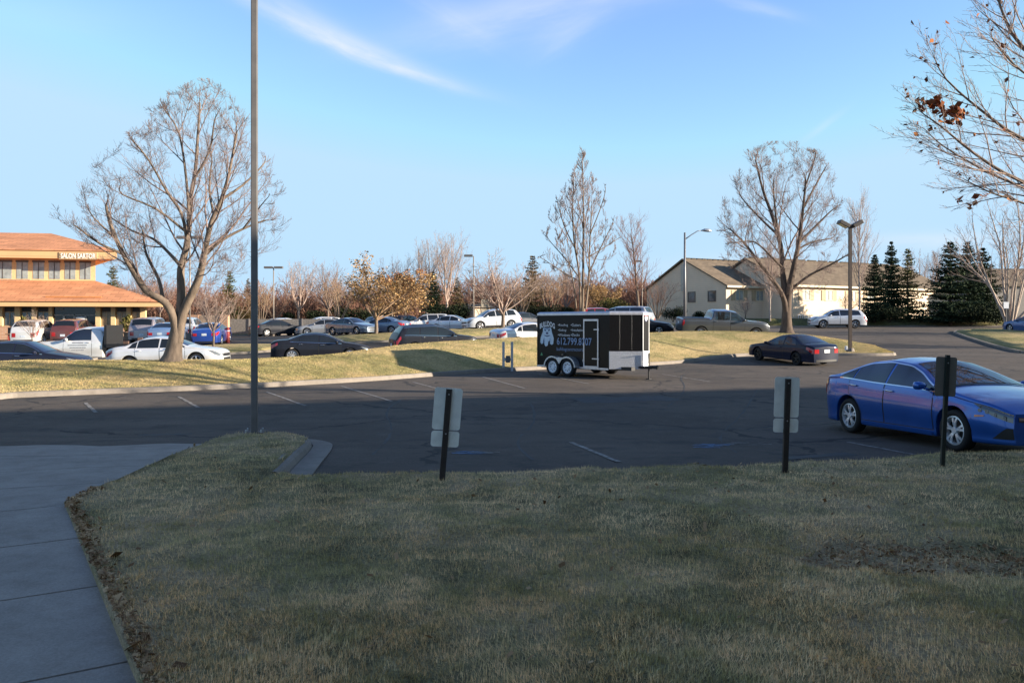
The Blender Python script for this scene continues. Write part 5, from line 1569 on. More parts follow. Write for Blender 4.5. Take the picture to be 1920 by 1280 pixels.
# two more oaks just out of frame on the right, whose shadows lie across the drive
# far-off wood closing the view: reads as one mass
def wood_mass(n, seed):
    rg = np.random.default_rng(seed); V = []; Fc = []; b = 0
    srcs = []
    for sd_ in range(4):
        W = Wood(90 + sd_); rn = W.r; H = 8.
        for k in range(8):
            a = k * 2.4; t = R(rn.uniform(4, 42)); d = Vector((math.cos(a) * math.sin(t), math.sin(a) * math.sin(t), math.cos(t)))
            W.grow(Vector((math.cos(a) * .3, math.sin(a) * .3, 0)), d, H * rn.uniform(.6, .9), H * .011, 1, 3, .07, .12, (0, 11, 8), (20, 55), (.3, .55), .017, start=.15)
        v, f = W.arrays(lambda l: True); srcs.append((v, f, H))
    for i in range(n):
        v, f, H = srcs[rg.integers(len(srcs))]
        px = rg.uniform(200, 1330) if rg.random() < .8 else rg.uniform(1330, 2300); Y = rg.uniform(118, 150); a = rg.uniform(0, 6.28)
        h_ = rg.uniform(6.0, 10.) / H; c, s_ = math.cos(a), math.sin(a)
        q = v * np.array([h_ * 1.25, h_ * 1.25, h_]); X = atx(px, Y)
        V.append(np.stack([q[:, 0] * c - q[:, 1] * s_ + X, q[:, 0] * s_ + q[:, 1] * c + Y, q[:, 2] + float(gz(X, Y)) - .6], -1)); Fc.append(f + b); b += len(v)
    return tag(mesh_from_arrays('distant_woodland', np.concatenate(V), np.concatenate(Fc), M['twig_red']), kind='stuff')
wood_mass(240, 9)
# ------------------------------------------------------------------ text and emblem helpers
def text2d(body, bold=0.):
    """triangulated outline of a string; returns verts (n,2) scaled so that its box is 0..1 by 0..1, faces, aspect"""
    cu = bpy.data.curves.new('t', 'FONT'); cu.body = body; cu.resolution_u = 3; cu.offset = bold
    ob = bpy.data.objects.new('t', cu); COL.objects.link(ob)
    dg = bpy.context.evaluated_depsgraph_get(); me = bpy.data.meshes.new_from_object(ob.evaluated_get(dg))
    v = np.array([q.co[:2] for q in me.vertices]); f = [tuple(p.vertices) for p in me.polygons]
    bpy.data.objects.remove(ob); bpy.data.meshes.remove(me)
    lo, hi = v.min(0), v.max(0); s = hi - lo
    return (v - lo) / s, f, s[0] / s[1]

# ------------------------------------------------------------------ black enclosed trailer
M['gloss_black'] = plain('gloss_black_panel', (.008, .008, .009), .3, spec=.22, var=.1)
M['trim_alu'] = plain('bright_aluminium_trim', (.66, .67, .72), .35, metal=.6, var=.1)
M['tread'] = plain('tread_plate', (.62, .64, .68), .28, metal=.85, var=.12, scale=30, bump=.5, bscale=90)
M['decal_white'] = plain('white_decal', (.78, .8, .82), .5, var=.06)
M['decal_blue'] = plain('blue_grey_decal', (.22, .32, .50), .5, var=.1)
M['decal_navy'] = plain('navy_decal', (.03, .05, .16), .5); M['decal_red'] = plain('red_decal', (.5, .04, .04), .5); M['decal_green'] = plain('green_decal', (.12, .35, .16), .5)
BK = Vector((.97, 31.0, 0)); FW = Vector((.68, -.733, 0)).normalized(); LN = 3.55; WT = 2.1; VN = .82
tz0 = float(gz(2.2, 29.6))
trl = thing('cargo_trailer', 'black enclosed V-nosed cargo trailer with white lettering and bulldog emblem', 'trailer', (BK.x, BK.y, tz0), (0, 0, math.atan2(FW.y, FW.x)))
# local frame: x forward from the near rear corner, y away from the camera, z up
Z0, Z1 = .34, 2.30
out = [(0, 0), (LN, 0), (LN + VN - .06, WT / 2 - .16), (LN + VN - .06, WT / 2 + .16), (LN, WT), (0, WT)]
mb = MB(); mb.prism(out, Z0, Z1 - .02); mb.build('body', M['gloss_black'], trl)
mb = MB()
c_ = (LN * .5, WT / 2)
ro = [((x - c_[0]) * 1.006 + c_[0], (y - c_[1]) * 1.016 + c_[1]) for x, y in out]
n = len(ro); vs = [(x, y, Z1 - .075) for x, y in ro] + [(x, y, Z1 + .0) for x, y in ro] + [((x - c_[0]) * .96 + c_[0], (y - c_[1]) * .92 + c_[1], Z1 + .05) for x, y in ro]
mb.add(vs, [(i, (i + 1) % n, n + (i + 1) % n, n + i) for i in range(n)] + [(n + i, n + (i + 1) % n, 2 * n + (i + 1) % n, 2 * n + i) for i in range(n)] + [tuple(range(2 * n, 3 * n))])
mb.build('roof', M['trim_alu'], trl)
# lower stone guard around the nose
g0 = LN - .02; go = [(g0, -.008), (LN, -.008), (LN + VN - .045, WT / 2 - .168), (LN + VN - .045, WT / 2 + .168), (LN, WT + .008)]
mb = MB()
for a, b in zip(go[:-1], go[1:]):
    mb.add([(a[0], a[1], Z0 + .0), (b[0], b[1], Z0 + .0), (b[0], b[1], Z0 + .62), (a[0], a[1], Z0 + .62)], [(0, 1, 2, 3)])
mb.build('stone_guard', M['tread'], trl)
mb = MB()                        # nose cap trims and emblem
for yy in (WT / 2 - .165, WT / 2 + .165): mb.box(LN + VN - .066, LN + VN - .054, yy - .011, yy + .011, Z0 + .62, Z1 - .08)
nm = mb.build('nose_trim', M['galv'], trl)
mb = MB(); xx = LN + VN - .054
sh = [(-.085, .0), (.085, 0), (.085, -.13), (.05, -.19), (0, -.22), (-.05, -.19), (-.085, -.13)]
mb.add([(xx, WT / 2 + a, Z1 - .10 + b) for a, b in sh], [tuple(range(7))[::-1]], 1)
mb.add([(xx + .003, WT / 2 + a * .8, Z1 - .13 + b * .7) for a, b in sh], [tuple(range(7))[::-1]], 0)
mb.add([(xx + .003, WT / 2 - .09, Z1 - .10), (xx + .003, WT / 2 + .09, Z1 - .10), (xx + .003, WT / 2 + .09, Z1 - .125), (xx + .003, WT / 2 - .09, Z1 - .125)], [(0, 1, 2, 3)], 2)
mb.build('shield_badge', [M['decal_white'], M['decal_navy'], M['decal_red']], trl)
# rivet rows on the near nose facet
A_ = Vector((LN, 0, 0)); Bn = Vector((LN + VN - .06, WT / 2 - .16, 0)); fd = (Bn - A_); fn = Vector((fd.y, -fd.x, 0)).normalized()
mb = MB()
for t in (.3, .66):
    for k in range(18):
        p = A_ + fd * t + fn * .004 + Vector((0, 0, Z0 + .7 + k * .072)); mb.box(p.x - .005, p.x + .005, p.y - .004, p.y + .003, p.z - .006, p.z + .006)
ob = mb.build('rivet_row', M['galv'], trl); tag(ob, kind='stuff')
# bottom rail, door, fenders
mb = MB(); mb.box(.0, LN - .05, -.022, -.002, Z0 - .035, Z0 + .03); mb.build('bottom_rail', M['trim_alu'], trl)
mb = MB(); mb.box(-.012, .02, -.02, .03, Z0 - .02, Z1 - .08); mb.build('corner_post', M['black'], trl)
D0, D1 = 2.38, 3.02; dz0, dz1 = Z0 + .06, Z1 - .27
mb = MB(); mb.box(D0, D1, -.016, -.004, dz0, dz1); door = mb.build('door', M['gloss_black'], trl)
mb = MB()
mb.box(D0 - .035, D0 + .015, -.03, -.017, dz0 - .05, dz1 + .05); mb.box(D1 - .015, D1 + .035, -.03, -.017, dz0 - .05, dz1 + .05)
mb.box(D0 + .016, D1 - .016, -.029, -.017, dz1 - .02, dz1 + .05); mb.box(D0 + .016, D1 - .016, -.029, -.017, dz0 - .05, dz0 + .02)
mb.build('door_frame', M['trim_alu'], door)
for zq, l in ((dz0 + .28, .30), (dz1 - .32, .22)):
    mb = MB(); mb.box(D1 - l + .06, D1 + .07, -.055, -.031, zq - .018, zq + .018); mb.box(D1 + .02, D1 + .06, -.05, -.02, zq - .05, zq + .05); mb.build('latch', M['trim_alu'], door)
mb = MB(); mb.box(D0 - .05, D0 - .02, -.045, -.031, dz0 + .15, dz0 + .25); mb.build('hinge', M['galv'], door)
AX = (1.0, 1.74); RW = .335
mb = MB()
pr_ = []
for xa, a0, a1 in ((AX[0], 178, 62), (AX[1], 118, 2)):
    pr_ += [(xa + .42 * math.cos(R(a)), RW + .40 * math.sin(R(a))) for a in np.linspace(a0, a1, 12)]
vs = [(x, yy, z) for x, z in pr_ for yy in (-.26, .02)]
mb.add(vs, [(2 * i, 2 * i + 1, 2 * i + 3, 2 * i + 2) for i in range(len(pr_) - 1)])
pi = [(xq + .37 * math.cos(R(a)), RW + .345 * math.sin(R(a))) for xq, a0, a1 in ((AX[0], 178, 62), (AX[1], 118, 2)) for a in np.linspace(a0, a1, 12)]
vs = [(x, -.262, z) for x, z in pr_] + [(x, -.262, z) for x, z in pi]; k = len(pr_)
mb.add(vs, [(i, i + 1, k + i + 1, k + i) for i in range(k - 1)])
mb.add([(AX[0] + .17, -.263, RW + .36), (AX[1] - .17, -.263, RW + .36), ((AX[0] + AX[1]) / 2, -.263, RW + .12)], [(0, 2, 1)])
mb.build('fender', M['tread'], trl)
mb = MB(); mb.box((AX[0] + AX[1]) / 2 - .02, (AX[0] + AX[1]) / 2 + .02, -.1, -.02, RW + .44, RW + .48); mb.build('marker_light', M['clear_lens'], trl)
for xa in AX:
    for yy, sd in ((-.14, -1), (WT + .14, 1)): wheel(trl, xa, yy, RW, .2, sd, M['white_rim'], style='steel', rim_r=.215)
mb = MB(); mb.tube([(AX[0], -.1, RW), (AX[0], WT + .1, RW)], .035, 8); mb.tube([(AX[1], -.1, RW), (AX[1], WT + .1, RW)], .035, 8); mb.box(0.1, LN, .1, WT - .1, .28, Z0 - .002); mb.build('chassis', M['black'], trl)
mb = MB(); xt = LN + VN + .42
for yy in (.25, WT - .25): mb.tube([(LN - .4, yy, .40), (xt - .18, WT / 2 + (yy - WT / 2) * .08, .40)], .05, 4)
mb.box(xt - .35, xt, WT / 2 - .06, WT / 2 + .06, .36, .46); mb.tube([(xt - .02, WT / 2, .36), (xt + .03, WT / 2, .48)], [.07, .05], 8)
mb.box(LN - .05, LN + VN - .1, .3, .5, .30, .42); mb.build('tongue', M['black'], trl)
mb = MB(); xj = LN + VN + .14; mb.tube([(xj, WT / 2 - .1, -tz0 * 0 + .0), (xj, WT / 2 - .1, .9)], .028, 8); mb.box(xj - .07, xj + .07, WT / 2 - .17, WT / 2 - .03, 0, .02); mb.tube([(xj, WT / 2 - .1, .9), (xj + .03, WT / 2 - .25, .93)], .014, 6)
mb.build('jack', M['black'], trl)
# lettering on the side: (text, x0, x1, z0, z1)
def tpx(px):                 # photo column -> distance along the trailer side
    k = (px - 960) / F; return (k * BK.y - BK.x) / (FW.x - k * FW.y)
def tpz(px, py):
    t = tpx(px); Y = BK.y + FW.y * t; return atz(py, Y) - tz0
def side_text(name, body, px0, px1, py0, py1, mat, bold=0., arch=None):
    v, f, asp = text2d(body, bold); x0, x1 = tpx(px0), tpx(px1); pm = (px0 + px1) / 2; z0, z1 = tpz(pm, py1), tpz(pm, py0)
    P = []
    for a, b in v:
        x = x0 + (x1 - x0) * a; z = z0 + (z1 - z0) * b
        if arch: z = z0 + (z1 - z0) * b + arch * (1 - (2 * a - 1) ** 2)
        P.append((x, -.007 if name != 'phone_lettering' else -.034, z))
    mb = MB(); mb.add(P, [q[::1] for q in f]); return mb.build(name, mat, trl)
LT = 'service_lettering'
for body, a, b, c, d in (('\u2022Roofing', 1046.5, 1065, 607, 612.6), ('\u2022Siding', 1046.5, 1062, 616.5, 622), ('\u2022Windows', 1046.5, 1069, 625.4, 630.4),
                         ('\u2022Gutters', 1070.5, 1089, 606.4, 611.8), ('\u2022Insulation', 1070.5, 1096, 616.2, 621), ('\u2022Decks', 1070.5, 1087, 625.2, 630)):
    side_text(LT, body, a, b, c, d, M['decal_white'])
side_text('phone_lettering', '612.799.8707', 1045.3, 1110.5, 633, 646.8, M['decal_blue'], .012)
side_text('web_lettering', 'bulldogcontractorsllc.com', 1044, 1112.5, 651.5, 660, M['decal_blue'])
side_text('name_lettering', 'BULLDOG', 1012.5, 1040.5, 607, 617, M['decal_white'], .03, arch=.10)
# bulldog emblem: standing dog seen from the front, built from flat shapes
ex0, ex1 = tpx(1013.5), tpx(1038.5); ez0, ez1 = tpz(1026, 648), tpz(1026, 613)
def emb(pts): return [(ex0 + (ex1 - ex0) * a, -.008, ez0 + (ez1 - ez0) * b) for a, b in pts]
mb = MB()
mb.poly(emb([(.30, 1.0), (.5, .96), (.72, 1.0), (.82, .92), (.86, .74), (.92, .60), (1.0, .40), (.97, .12), (.86, .05), (.74, .10), (.72, .30), (.60, .22), (.56, .02), (.42, -.04), (.32, .04), (.32, .26), (.22, .34), (.22, .14), (.10, .08), (.0, .18), (.02, .42), (.12, .62), (.2, .78), (.2, .92)]), 0)
mb.poly([(p[0], p[1] - .003, p[2]) for p in emb([(.3, .9), (.45, .84), (.42, .78), (.3, .82)])], 1); mb.poly([(p[0], p[1] - .003, p[2]) for p in emb([(.72, .9), (.58, .84), (.6, .78), (.72, .82)])], 1)
mb.poly([(p[0], p[1] - .003, p[2]) for p in emb([(.42, .70), (.5, .74), (.6, .70), (.58, .62), (.44, .62)])], 1); mb.poly([(p[0], p[1] - .003, p[2]) for p in emb([(.3, .58), (.5, .54), (.72, .58), (.7, .53), (.5, .48), (.32, .53)])], 1)
mb.poly([(p[0], p[1] - .003, p[2]) for p in emb([(.24, .40), (.3, .42), (.33, .1), (.29, .1)])], 2); mb.poly([(p[0], p[1] - .003, p[2]) for p in emb([(.7, .42), (.76, .40), (.74, .12), (.71, .12)])], 2)
mb.poly([(p[0], p[1] - .003, p[2]) for p in emb([(.28, .98), (.5, .94), (.74, .98), (.7, .92), (.5, .89), (.32, .92)])], 1)
mb.build('bulldog_emblem', [plain('pale_blue_decal', (.55, .68, .78), .5), M['decal_navy'], M['decal_blue']], trl)
mb = MB(); x0, x1 = tpx(1013.5), tpx(1018); z0, z1 = tpz(1016, 666), tpz(1016, 660)
mb.poly([(x0, -.008, z0), (x1, -.008, z0), ((x0 + x1) / 2, -.008, z1)], 0); mb.build('small_green_mark', M['decal_green'], trl)

# ------------------------------------------------------------------ sign backs at the lawn edge
def lawn_sign(label, px, Y, tilt, panels, top_py, mat, post_mat, pw=.033, yaw=11, base_py=None):
    X = atx(px, Y); z = float(lawn_z(np.array([X]), np.array([Y]))[0]) - .02
    root = thing('parking_sign', label, 'sign', (X, Y, z), (0, R(tilt), R(yaw)), group='parking signs seen from behind')
    H = atz(top_py, Y) - z
    mb = MB()                    # U-channel post with punched holes
    mb.box(-pw, pw, -.002, .004, -.3, H); mb.box(-pw, -pw + .006, .0041, .03, -.3, H); mb.box(pw - .006, pw, .0041, .03, -.3, H)
    for k in range(int(H / .05)): mb.box(-.006, .006, -.0035, -.0021, .05 * k + .03, .05 * k + .044, 1)
    mb.build('post', [post_mat, M['black']], root)
    for (dx, w, y0, y1) in panels:
        z1, z0 = atz(y0, Y) - z, atz(y1, Y) - z; mb = MB(); r = .03; pts = []
        for cx, cz, a0 in ((w / 2 - r, z1 - r, 0), (-w / 2 + r, z1 - r, 90), (-w / 2 + r, z0 + r, 180), (w / 2 - r, z0 + r, 270)):
            pts += [(dx + cx + r * math.cos(R(a0 + q)), cz + r * math.sin(R(a0 + q))) for q in (0, 30, 60, 90)]
        n = len(pts); mb.add([(a, .031, b) for a, b in pts] + [(a, .034, b) for a, b in pts], [tuple(range(n)), tuple(range(n, 2 * n))[::-1]] + [(i, n + i, n + (i + 1) % n, (i + 1) % n) for i in range(n)])
        pnl = mb.build('sign_panel', mat, root)
        mb = MB(); mb.tube([(dx, -.006, (z0 + z1) / 2 + (z1 - z0) * .35), (dx, .03, (z0 + z1) / 2 + (z1 - z0) * .35)], .009, 6); mb.build('bolt', M['galv'], pnl)
    return root
lawn_sign('pale grey sign back with smaller lower plate on the most leaning brown post', 828.5, 9.42, 4.6, [(0.0, .325, 727, 806), (.0, .325, 808.5, 838)], 729, M['signback'], M['postbrown'])
lawn_sign('pale grey sign back with smaller lower plate, between the other two signs', 1472.5, 10.0, 2.2, [(0., .325, 707, 782.5), (0., .325, 785, 811)], 710, M['signback'], M['postbrown'], yaw=9)
lawn_sign('single dark sign back on a thin dark green post in front of the blue saloon', 1768, 10.35, 3.0, [(0., .285, 669, 743)], 665, M['signdark'], plain('dark_green_post', (.018, .026, .022), .5), pw=.026, yaw=6)

# ------------------------------------------------------------------ lamps
def pole(name_label, px, Y, base_py=None, top_py=0, w=.06, kind='square', mat=None, group=None):
    pass
lp = thing('lamp_post', 'tall dark square lamp post on the grass tip, cut by the top edge', 'lamp post', (atx(477, 13.55), 13.55, LZ - .02), (0, 0, R(11)))
mb = MB(); mb.box(-.052, .052, -.052, .052, .0, 9.2); mb.build('pole', M['bronze'], lp, bevel=.012)
mb = MB(); mb.box(-.17, .17, -.17, .17, 0.0, .035); mb.build('base_plate', plain('rusty_base_plate', (.09, .07, .06), .7, var=.3), lp, bevel=.01)
mb = MB()
for k in (-1, 1):
    for j in (-1, 1): mb.tube([(k * .12, j * .12, .03), (k * .12, j * .12, .085)], .014, 6)
ob = mb.build('anchor_bolts', M['galv'], lp); tag(ob, kind='stuff')
mb = MB(); mb.box(-.05, .05, .0622, .5, 8.95, 9.02); mb.box(-.2, .2, .45, 1.0, 8.9, 9.08); mb.build('lamp_head', M['bronze'], lp)

lz = atz(657, 40.2)
dl = thing('lamp_post', 'brown lamp post with two upturned square heads at the driveway corner', 'lamp post', (atx(1594, 40.2), 40.2, lz))
Hh = atz(424, 40.2) - lz
mb = MB(); mb.box(-.07, .07, -.07, .07, 0, Hh); mb.build('pole', plain('brown_lamp_pole', (.085, .065, .055), .5, metal=.2), dl)
mb = MB(); mb.tube([(0, 0, -.05), (0, 0, .12)], [.2, .18], 12); mb.build('base', M['kerb'], dl)
mb = MB(); mb.box(-.26, -.16, -.1, .02, .02, .22); mb.box(-.24, -.18, -.14, -.1, .05, .2); mb.build('junction_box', M['white_rim'], dl)
for sd in (-1, 1):
    Mx = Matrix.Translation((sd * .33, 0, Hh + .10)) @ Matrix.Rotation(R(-28 * sd), 4, 'Y')
    mb = MB(); mb.box(-.26, .26, -.24, .24, -.09, .10, M=Mx)
    hd = mb.build('lamp_head', plain('bronze_head', (.10, .085, .075), .5, metal=.2), dl, bevel=.02)
    mb = MB(); mb.box(-.2, .2, -.18, .18, -.094, -.0905, M=Mx); mb.build('lens', M['clear_lens'], hd)
    mb = MB(); mb.tube([(0, 0, Hh - .06), (sd * .16, 0, Hh + .02)], .035, 6); mb.build('bracket', M['bronze'], dl)

def far_lamp(label, px, Y, top_py, heads, w=.05, col='postgrey'):
    X = atx(px, Y); z = float(gz(X, Y)); H = atz(top_py, Y) - z
    r = thing('lamp_post', label, 'lamp post', (X, Y, z)); m_ = M[col]
    mb = MB(); mb.tube([(0, 0, 0), (0, 0, H)], [w * 1.25, w], 8); mb.build('pole', m_, r, sm=True)
    mb = MB(); mb.tube([(0, 0, 0), (0, 0, .7)], .25, 12); mb.build('base', M['kerb'], r)
    for sx_ in heads:
        mb = MB(); mb.box(*(sorted((sx_ * .08, sx_ * .85))), -.2, .2, H - .06, H + .12); mb.build('lamp_head', M['bronze'], r)
    return r
far_lamp('thin lamp pole with two flat heads in the far lot', 513, 76, 502, (-1, 1))
far_lamp('thin lamp pole with a single head pointing left in the far lot', 888, 74, 480, (-1,))
far_lamp('thin lamp pole rising behind the limbs of the big bare tree', 356, 56, 446, (-1, 1))
far_lamp('thin lamp pole behind the slender bare tree', 1204, 88, 490, (-1,))
X, Y = atx(1284, 66), 66.; z = float(gz(X, Y)); H = atz(436, Y) - z
st = thing('street_lamp', 'grey street lamp with a long curved arm before the shaded gable', 'street lamp', (X, Y, z))
mb = MB(); mb.tube([(0, 0, 0), (0, 0, H)], [.13, .075], 10); mb.build('pole', plain('grey_street_pole', (.2, .2, .21), .5, metal=.4), st, sm=True)
ex = atx(1318, Y) - X; ez = atz(432, Y) - z
mb = MB(); mb.tube([(0, 0, H - .55), (ex * .35, 0, H - .2), (ex * .7, 0, ez - .05), (ex, 0, ez)], [.05, .045, .04, .04], 8); mb.build('arm', M['galv'], st, sm=True)
mb = MB(); mb.tube([(ex - .1, 0, ez), (ex + .15, 0, ez + .02), (ex + .45, 0, ez + .0), (ex + .68, 0, ez - .06)], [.06, .13, .14, .05], 10); mb.build('lamp_head', M['galv'], st, sm=True)

# ------------------------------------------------------------------ small things
p = bank_point(952, 692)
fr = thing('post_frame', 'short galvanised two-post frame at the foot of the mound beside the trailer', 'posts', (p[0], p[1], p[2] - .03))
hw = 8. / F * p[1]; hh = 50. / F * p[1]
for sd in (-1, 1):
    mb = MB(); mb.box(sd * hw - .05, sd * hw + .05, -.05, .05, -.2, hh); mb.build('post', M['galv'], fr)
mb = MB(); mb.box(-hw + .052, hw - .052, -.02, .02, hh * .28, hh * .40); mb.build('rail', M['galv'], fr)
mb = MB(); mb.box(-.08, .10, -.09, -.021, hh * .22, hh * .48); mb.build('meter_box', M['bronze'], fr)
X, Y = atx(1886, 64), 64.; z = float(gz(X, Y)) + .1
sg = thing('small_sign', 'small white sign on a thin dark post on the grass at the far right', 'sign', (X, Y, z))
mb = MB(); mb.tube([(0, 0, 0), (0, 0, atz(568, Y) - z)], .035, 6); mb.build('post', M['black'], sg)
mb = MB(); mb.box(-.2, .2, -.06, -.04, atz(578, Y) - z, atz(566, Y) - z); mb.build('sign_panel', M['decal_white'], sg)
X, Y = atx(427, 56), 56.; z = float(gz(X, Y))
bo = thing('bollard', 'red post beside the bright blue saloon at the shop', 'bollard', (X, Y, z))
mb = MB(); mb.lathe([(.13, 0), (.13, .95), (.10, 1.03), (.0, 1.06)], 14, axis='Z'); mb.build('post', plain('red_post_paint', (.5, .06, .04), .5), bo, sm=True)
mb = MB(); mb.lathe([(.134, .78), (.134, .86)], 14, axis='Z'); mb.build('band', M['decal_white'], bo)
# ------------------------------------------------------------------ orange-roofed shop
M['clay'] = shingle_mat('orange_clay_tiles', (.60, .27, .14), .42)
M['fascia'] = siding_mat('orange_tan_fascia', (.66, .41, .20), .9)
M['tan_blind'] = plain('tan_blinds_behind_glass', (.26, .2, .12), .25, spec=.6, var=.3, scale=3.)
M['stucco'] = plain('cream_stucco', (.68, .50, .26), .85, var=.08)
M['soffit'] = plain('orange_soffit', (.55, .22, .07), .8)
M['brickp'] = brick_mat('pinkish_brick', (.42, .22, .13), (.5, .28, .17), (.45, .36, .28))
SO = Vector((-28.7, 63.5)); SU = Vector((.985, .17)).normalized(); sang = math.atan2(SU.y, SU.x)
sz = float(gz(-34, 62)) - .1
shop = thing('shop_building', 'two-storey shop with orange tiled hip roofs, cream columns and a white sign', 'building', (SO.x, SO.y, sz), (0, 0, sang))
# local: x along the front (0 at right corner, negative left), y back, z up
Wd, Dp = 38., 26.
def sx(px, y=0.):           # photo column -> local x on a line y behind the front
    k = (px - 960) / F; a = SO + Vector((-SU.y, SU.x)) * y
    return (k * a.y - a.x) / (SU.x - k * SU.y)
def szz(py, px, y=0.):
    x = sx(px, y); a = SO + Vector((-SU.y, SU.x)) * y + SU * x; return atz(py, a.y) - sz
E1 = szz(575, 150); E1t = szz(563.5, 150, -1.5); sill = szz(611, 60); 
mb = MB()
KS = .5
mb.prism([(-Wd, .45), (0, .45), (-KS * (Dp - .45), Dp), (-Wd, Dp)], 0, E1 + .3); mb.build('wall', M['stucco'], shop)
mb = MB(); mb.box(-Wd, sx(96), .25, .447, 0, sill); mb.box(sx(178), -.0, .25, .447, 0, sill); mb.build('brick_base', M['brickp'], shop)
# columns between the ground-floor windows
cols_px = [(-150, -141), (-70, -60), (-6, 3), (26, 36), (58, 66), (90, 97), (178, 187), (207, 215), (236, 244), (262, 272)]
for a, b in cols_px:
    mb = MB(); mb.box(sx(a), sx(b), .1, .44, sill if not (88 < a < 180) else 0, E1 + .05); mb.build('column', M['stucco'], shop)
wins = [(-140, -71), (-59, -7), (4, 25), (37, 57), (67, 89), (188, 206), (216, 235), (245, 261)]
for a, b in wins:
    xa, xb = sx(a), sx(b); zt = E1 - .05; zm = sill + (zt - sill) * .72
    mb = MB(); mb.box(xa + .03, xb - .03, .36, .44, sill + .05, zm); w_ = mb.build('window', M['winglass'] if a < 180 else M['tan_blind'], shop)
    mb = MB(); xm = (xa + xb) / 2
    mb.box(xa, xb, .33, .43, zm, zm + .07); mb.box(xm - .04, xm + .04, .33, .358, sill + .05, zm); mb.box(xa, xb, .30, .44, sill - .02, sill + .048); mb.build('window_frame', plain('tan_frame', (.35, .27, .17), .6), w_)
    mb = MB(); mb.box(xa + .03, xb - .03, .36, .44, zm + .072, zt); mb.build('transom_panel', plain('dark_transom', (.03, .025, .02), .5), w_)
# entrance recess
xa, xb = sx(98), sx(177)
mb = MB(); mb.box(xa, xb, .38, .442, .02, E1 - .02); ent = mb.build('entrance', plain('dark_entrance_glass', (.018, .018, .018), .12, spec=.6), shop)
mb = MB()
for pxq in (117, 137, 158): 
    q = sx(pxq); mb.box(q - .07, q + .07, .30, .378, .02, E1 - .6)
mb.box(xa, xb, .30, .378, E1 - .68, E1 - .6); mb.build('door_frame', plain('grey_door_frame', (.3, .29, .27), .5), ent)
mb = MB(); q0, q1 = sx(140), sx(156); mb.box(q0, q1, .27, .299, szz(600, 148), szz(594, 148)); mb.build('door_notice', M['decal_white'], ent)
mb = MB(); q0, q1 = sx(102), sx(116); mb.box(q0, q1, .33, .36, szz(580.5, 109), szz(577.5, 109)); mb.build('address_plate', plain('grey_address', (.3, .3, .28), .6), ent)
# lower eave: fascia band and hip roof
ov = 1.1; xr = sx(304, -ov)
mb = MB(); mb.box(-Wd, xr, -ov, -ov + .25, E1, E1t); mb.prism([(xr - .38, -ov + .252), (xr - .13, -ov + .252), (xr - KS * (Dp + ov), Dp), (xr - .25 - KS * (Dp + ov), Dp)], E1, E1t); mb.build('fascia', M['fascia'], shop)
mb = MB(); mb.prism([(-Wd, -ov + .252), (xr - .4, -ov + .252), (xr - .4 - KS * (ov + .19), .44), (-Wd, .44)], E1 + .02, E1 + .10); mb.prism([(.01, .45), (xr - .45 - KS * (ov + .2), .45), (xr - .45 - KS * (Dp + ov), Dp), (.01 - KS * Dp, Dp)], E1 + .02, E1 + .1); mb.build('soffit', M['soffit'], shop)
sb = 3.2; xw = sx(179, sb); R1 = szz(526, 120, sb)
mb = MB()
rx = xr + .12; ry = -ov - .12
mb.add([(-Wd, ry, E1t), (rx, ry, E1t), (xw, sb, R1), (-Wd, sb, R1), (rx - KS * (Dp + ov), Dp, E1t), (xw - KS * (Dp - 3 - sb), Dp - 3, R1)], [(0, 1, 2, 3), (1, 4, 5, 2)])
mb.add([(-Wd, ry, E1t - .06), (rx, ry, E1t - .06), (rx, ry, E1t), (-Wd, ry, E1t)], [(0, 1, 2, 3)])
mb.build('roof', M['clay'], shop)
mb = MB(); mb.box(sx(85, -.6), sx(190, -.6), -.62, -.5, E1t + (R1 - E1t) * .16, E1t + (R1 - E1t) * .2); mb.build('roof_vent_strip', M['soffit'], shop)
# upper storey
E2 = szz(487, 150, sb); E2t = szz(469, 150, sb - 1.3); U0 = szz(523.5, 150, sb)
mb = MB(); mb.prism([(-Wd, sb), (xw, sb), (xw - KS * (Dp - 3 - sb), Dp - 3), (-Wd, Dp - 3)], R1 - .5, E2 + .25); mb.build('upper_wall', M['stucco'], shop)
mb = MB(); mb.box(-Wd, sx(57, sb), sb - .05, sb - .003, R1 - .3, U0 - .05); mb.build('brick_band', M['brickp'], shop)
for a, b in [(-105, -88), (-74, -56), (-42, -25), (-12, 22), (31, 52.5), (62, 83), (92, 112.5), (121.5, 141.5), (150, 170)]:
    xa, xb = sx(a, sb), sx(b, sb)
    mb = MB(); mb.box(xa, xb, sb - .02, sb - .004, U0, E2 - .1); w_ = mb.build('window', M['blind'], shop)
    mb = MB(); mb.box(xa - .05, xb + .05, sb - .06, sb - .021, E2 - .24, E2 - .12); mb.box((xa + xb) / 2 - .025, (xa + xb) / 2 + .025, sb - .04, sb - .021, U0, E2 - .24); mb.build('window_frame', plain('dark_window_frame', (.08, .07, .06), .5), w_)
ov2 = 1.3; xr2 = sx(218, sb - ov2)
mb = MB(); mb.box(-Wd, xr2, sb - ov2, sb - ov2 + .2, E2, E2t); Q2 = KS * (Dp - 2 - sb + ov2); mb.prism([(xr2 - .3, sb - ov2 + .202), (xr2 - .1, sb - ov2 + .202), (xr2 - Q2, Dp - 2), (xr2 - .2 - Q2, Dp - 2)], E2, E2t); mb.build('upper_fascia', M['fascia'], shop)
mb = MB(); mb.prism([(-Wd, sb - ov2 + .202), (xr2 - .32, sb - ov2 + .202), (xr2 - .32 - Q2, Dp - 2), (-Wd, Dp - 2)], E2 + .02, E2 + .1); mb.build('upper_soffit', M['soffit'], shop)
R2 = szz(437, 60, 9.); xp = sx(96, 9.)
mb = MB(); rx2 = xr2 + .1; ry2 = sb - ov2 - .1
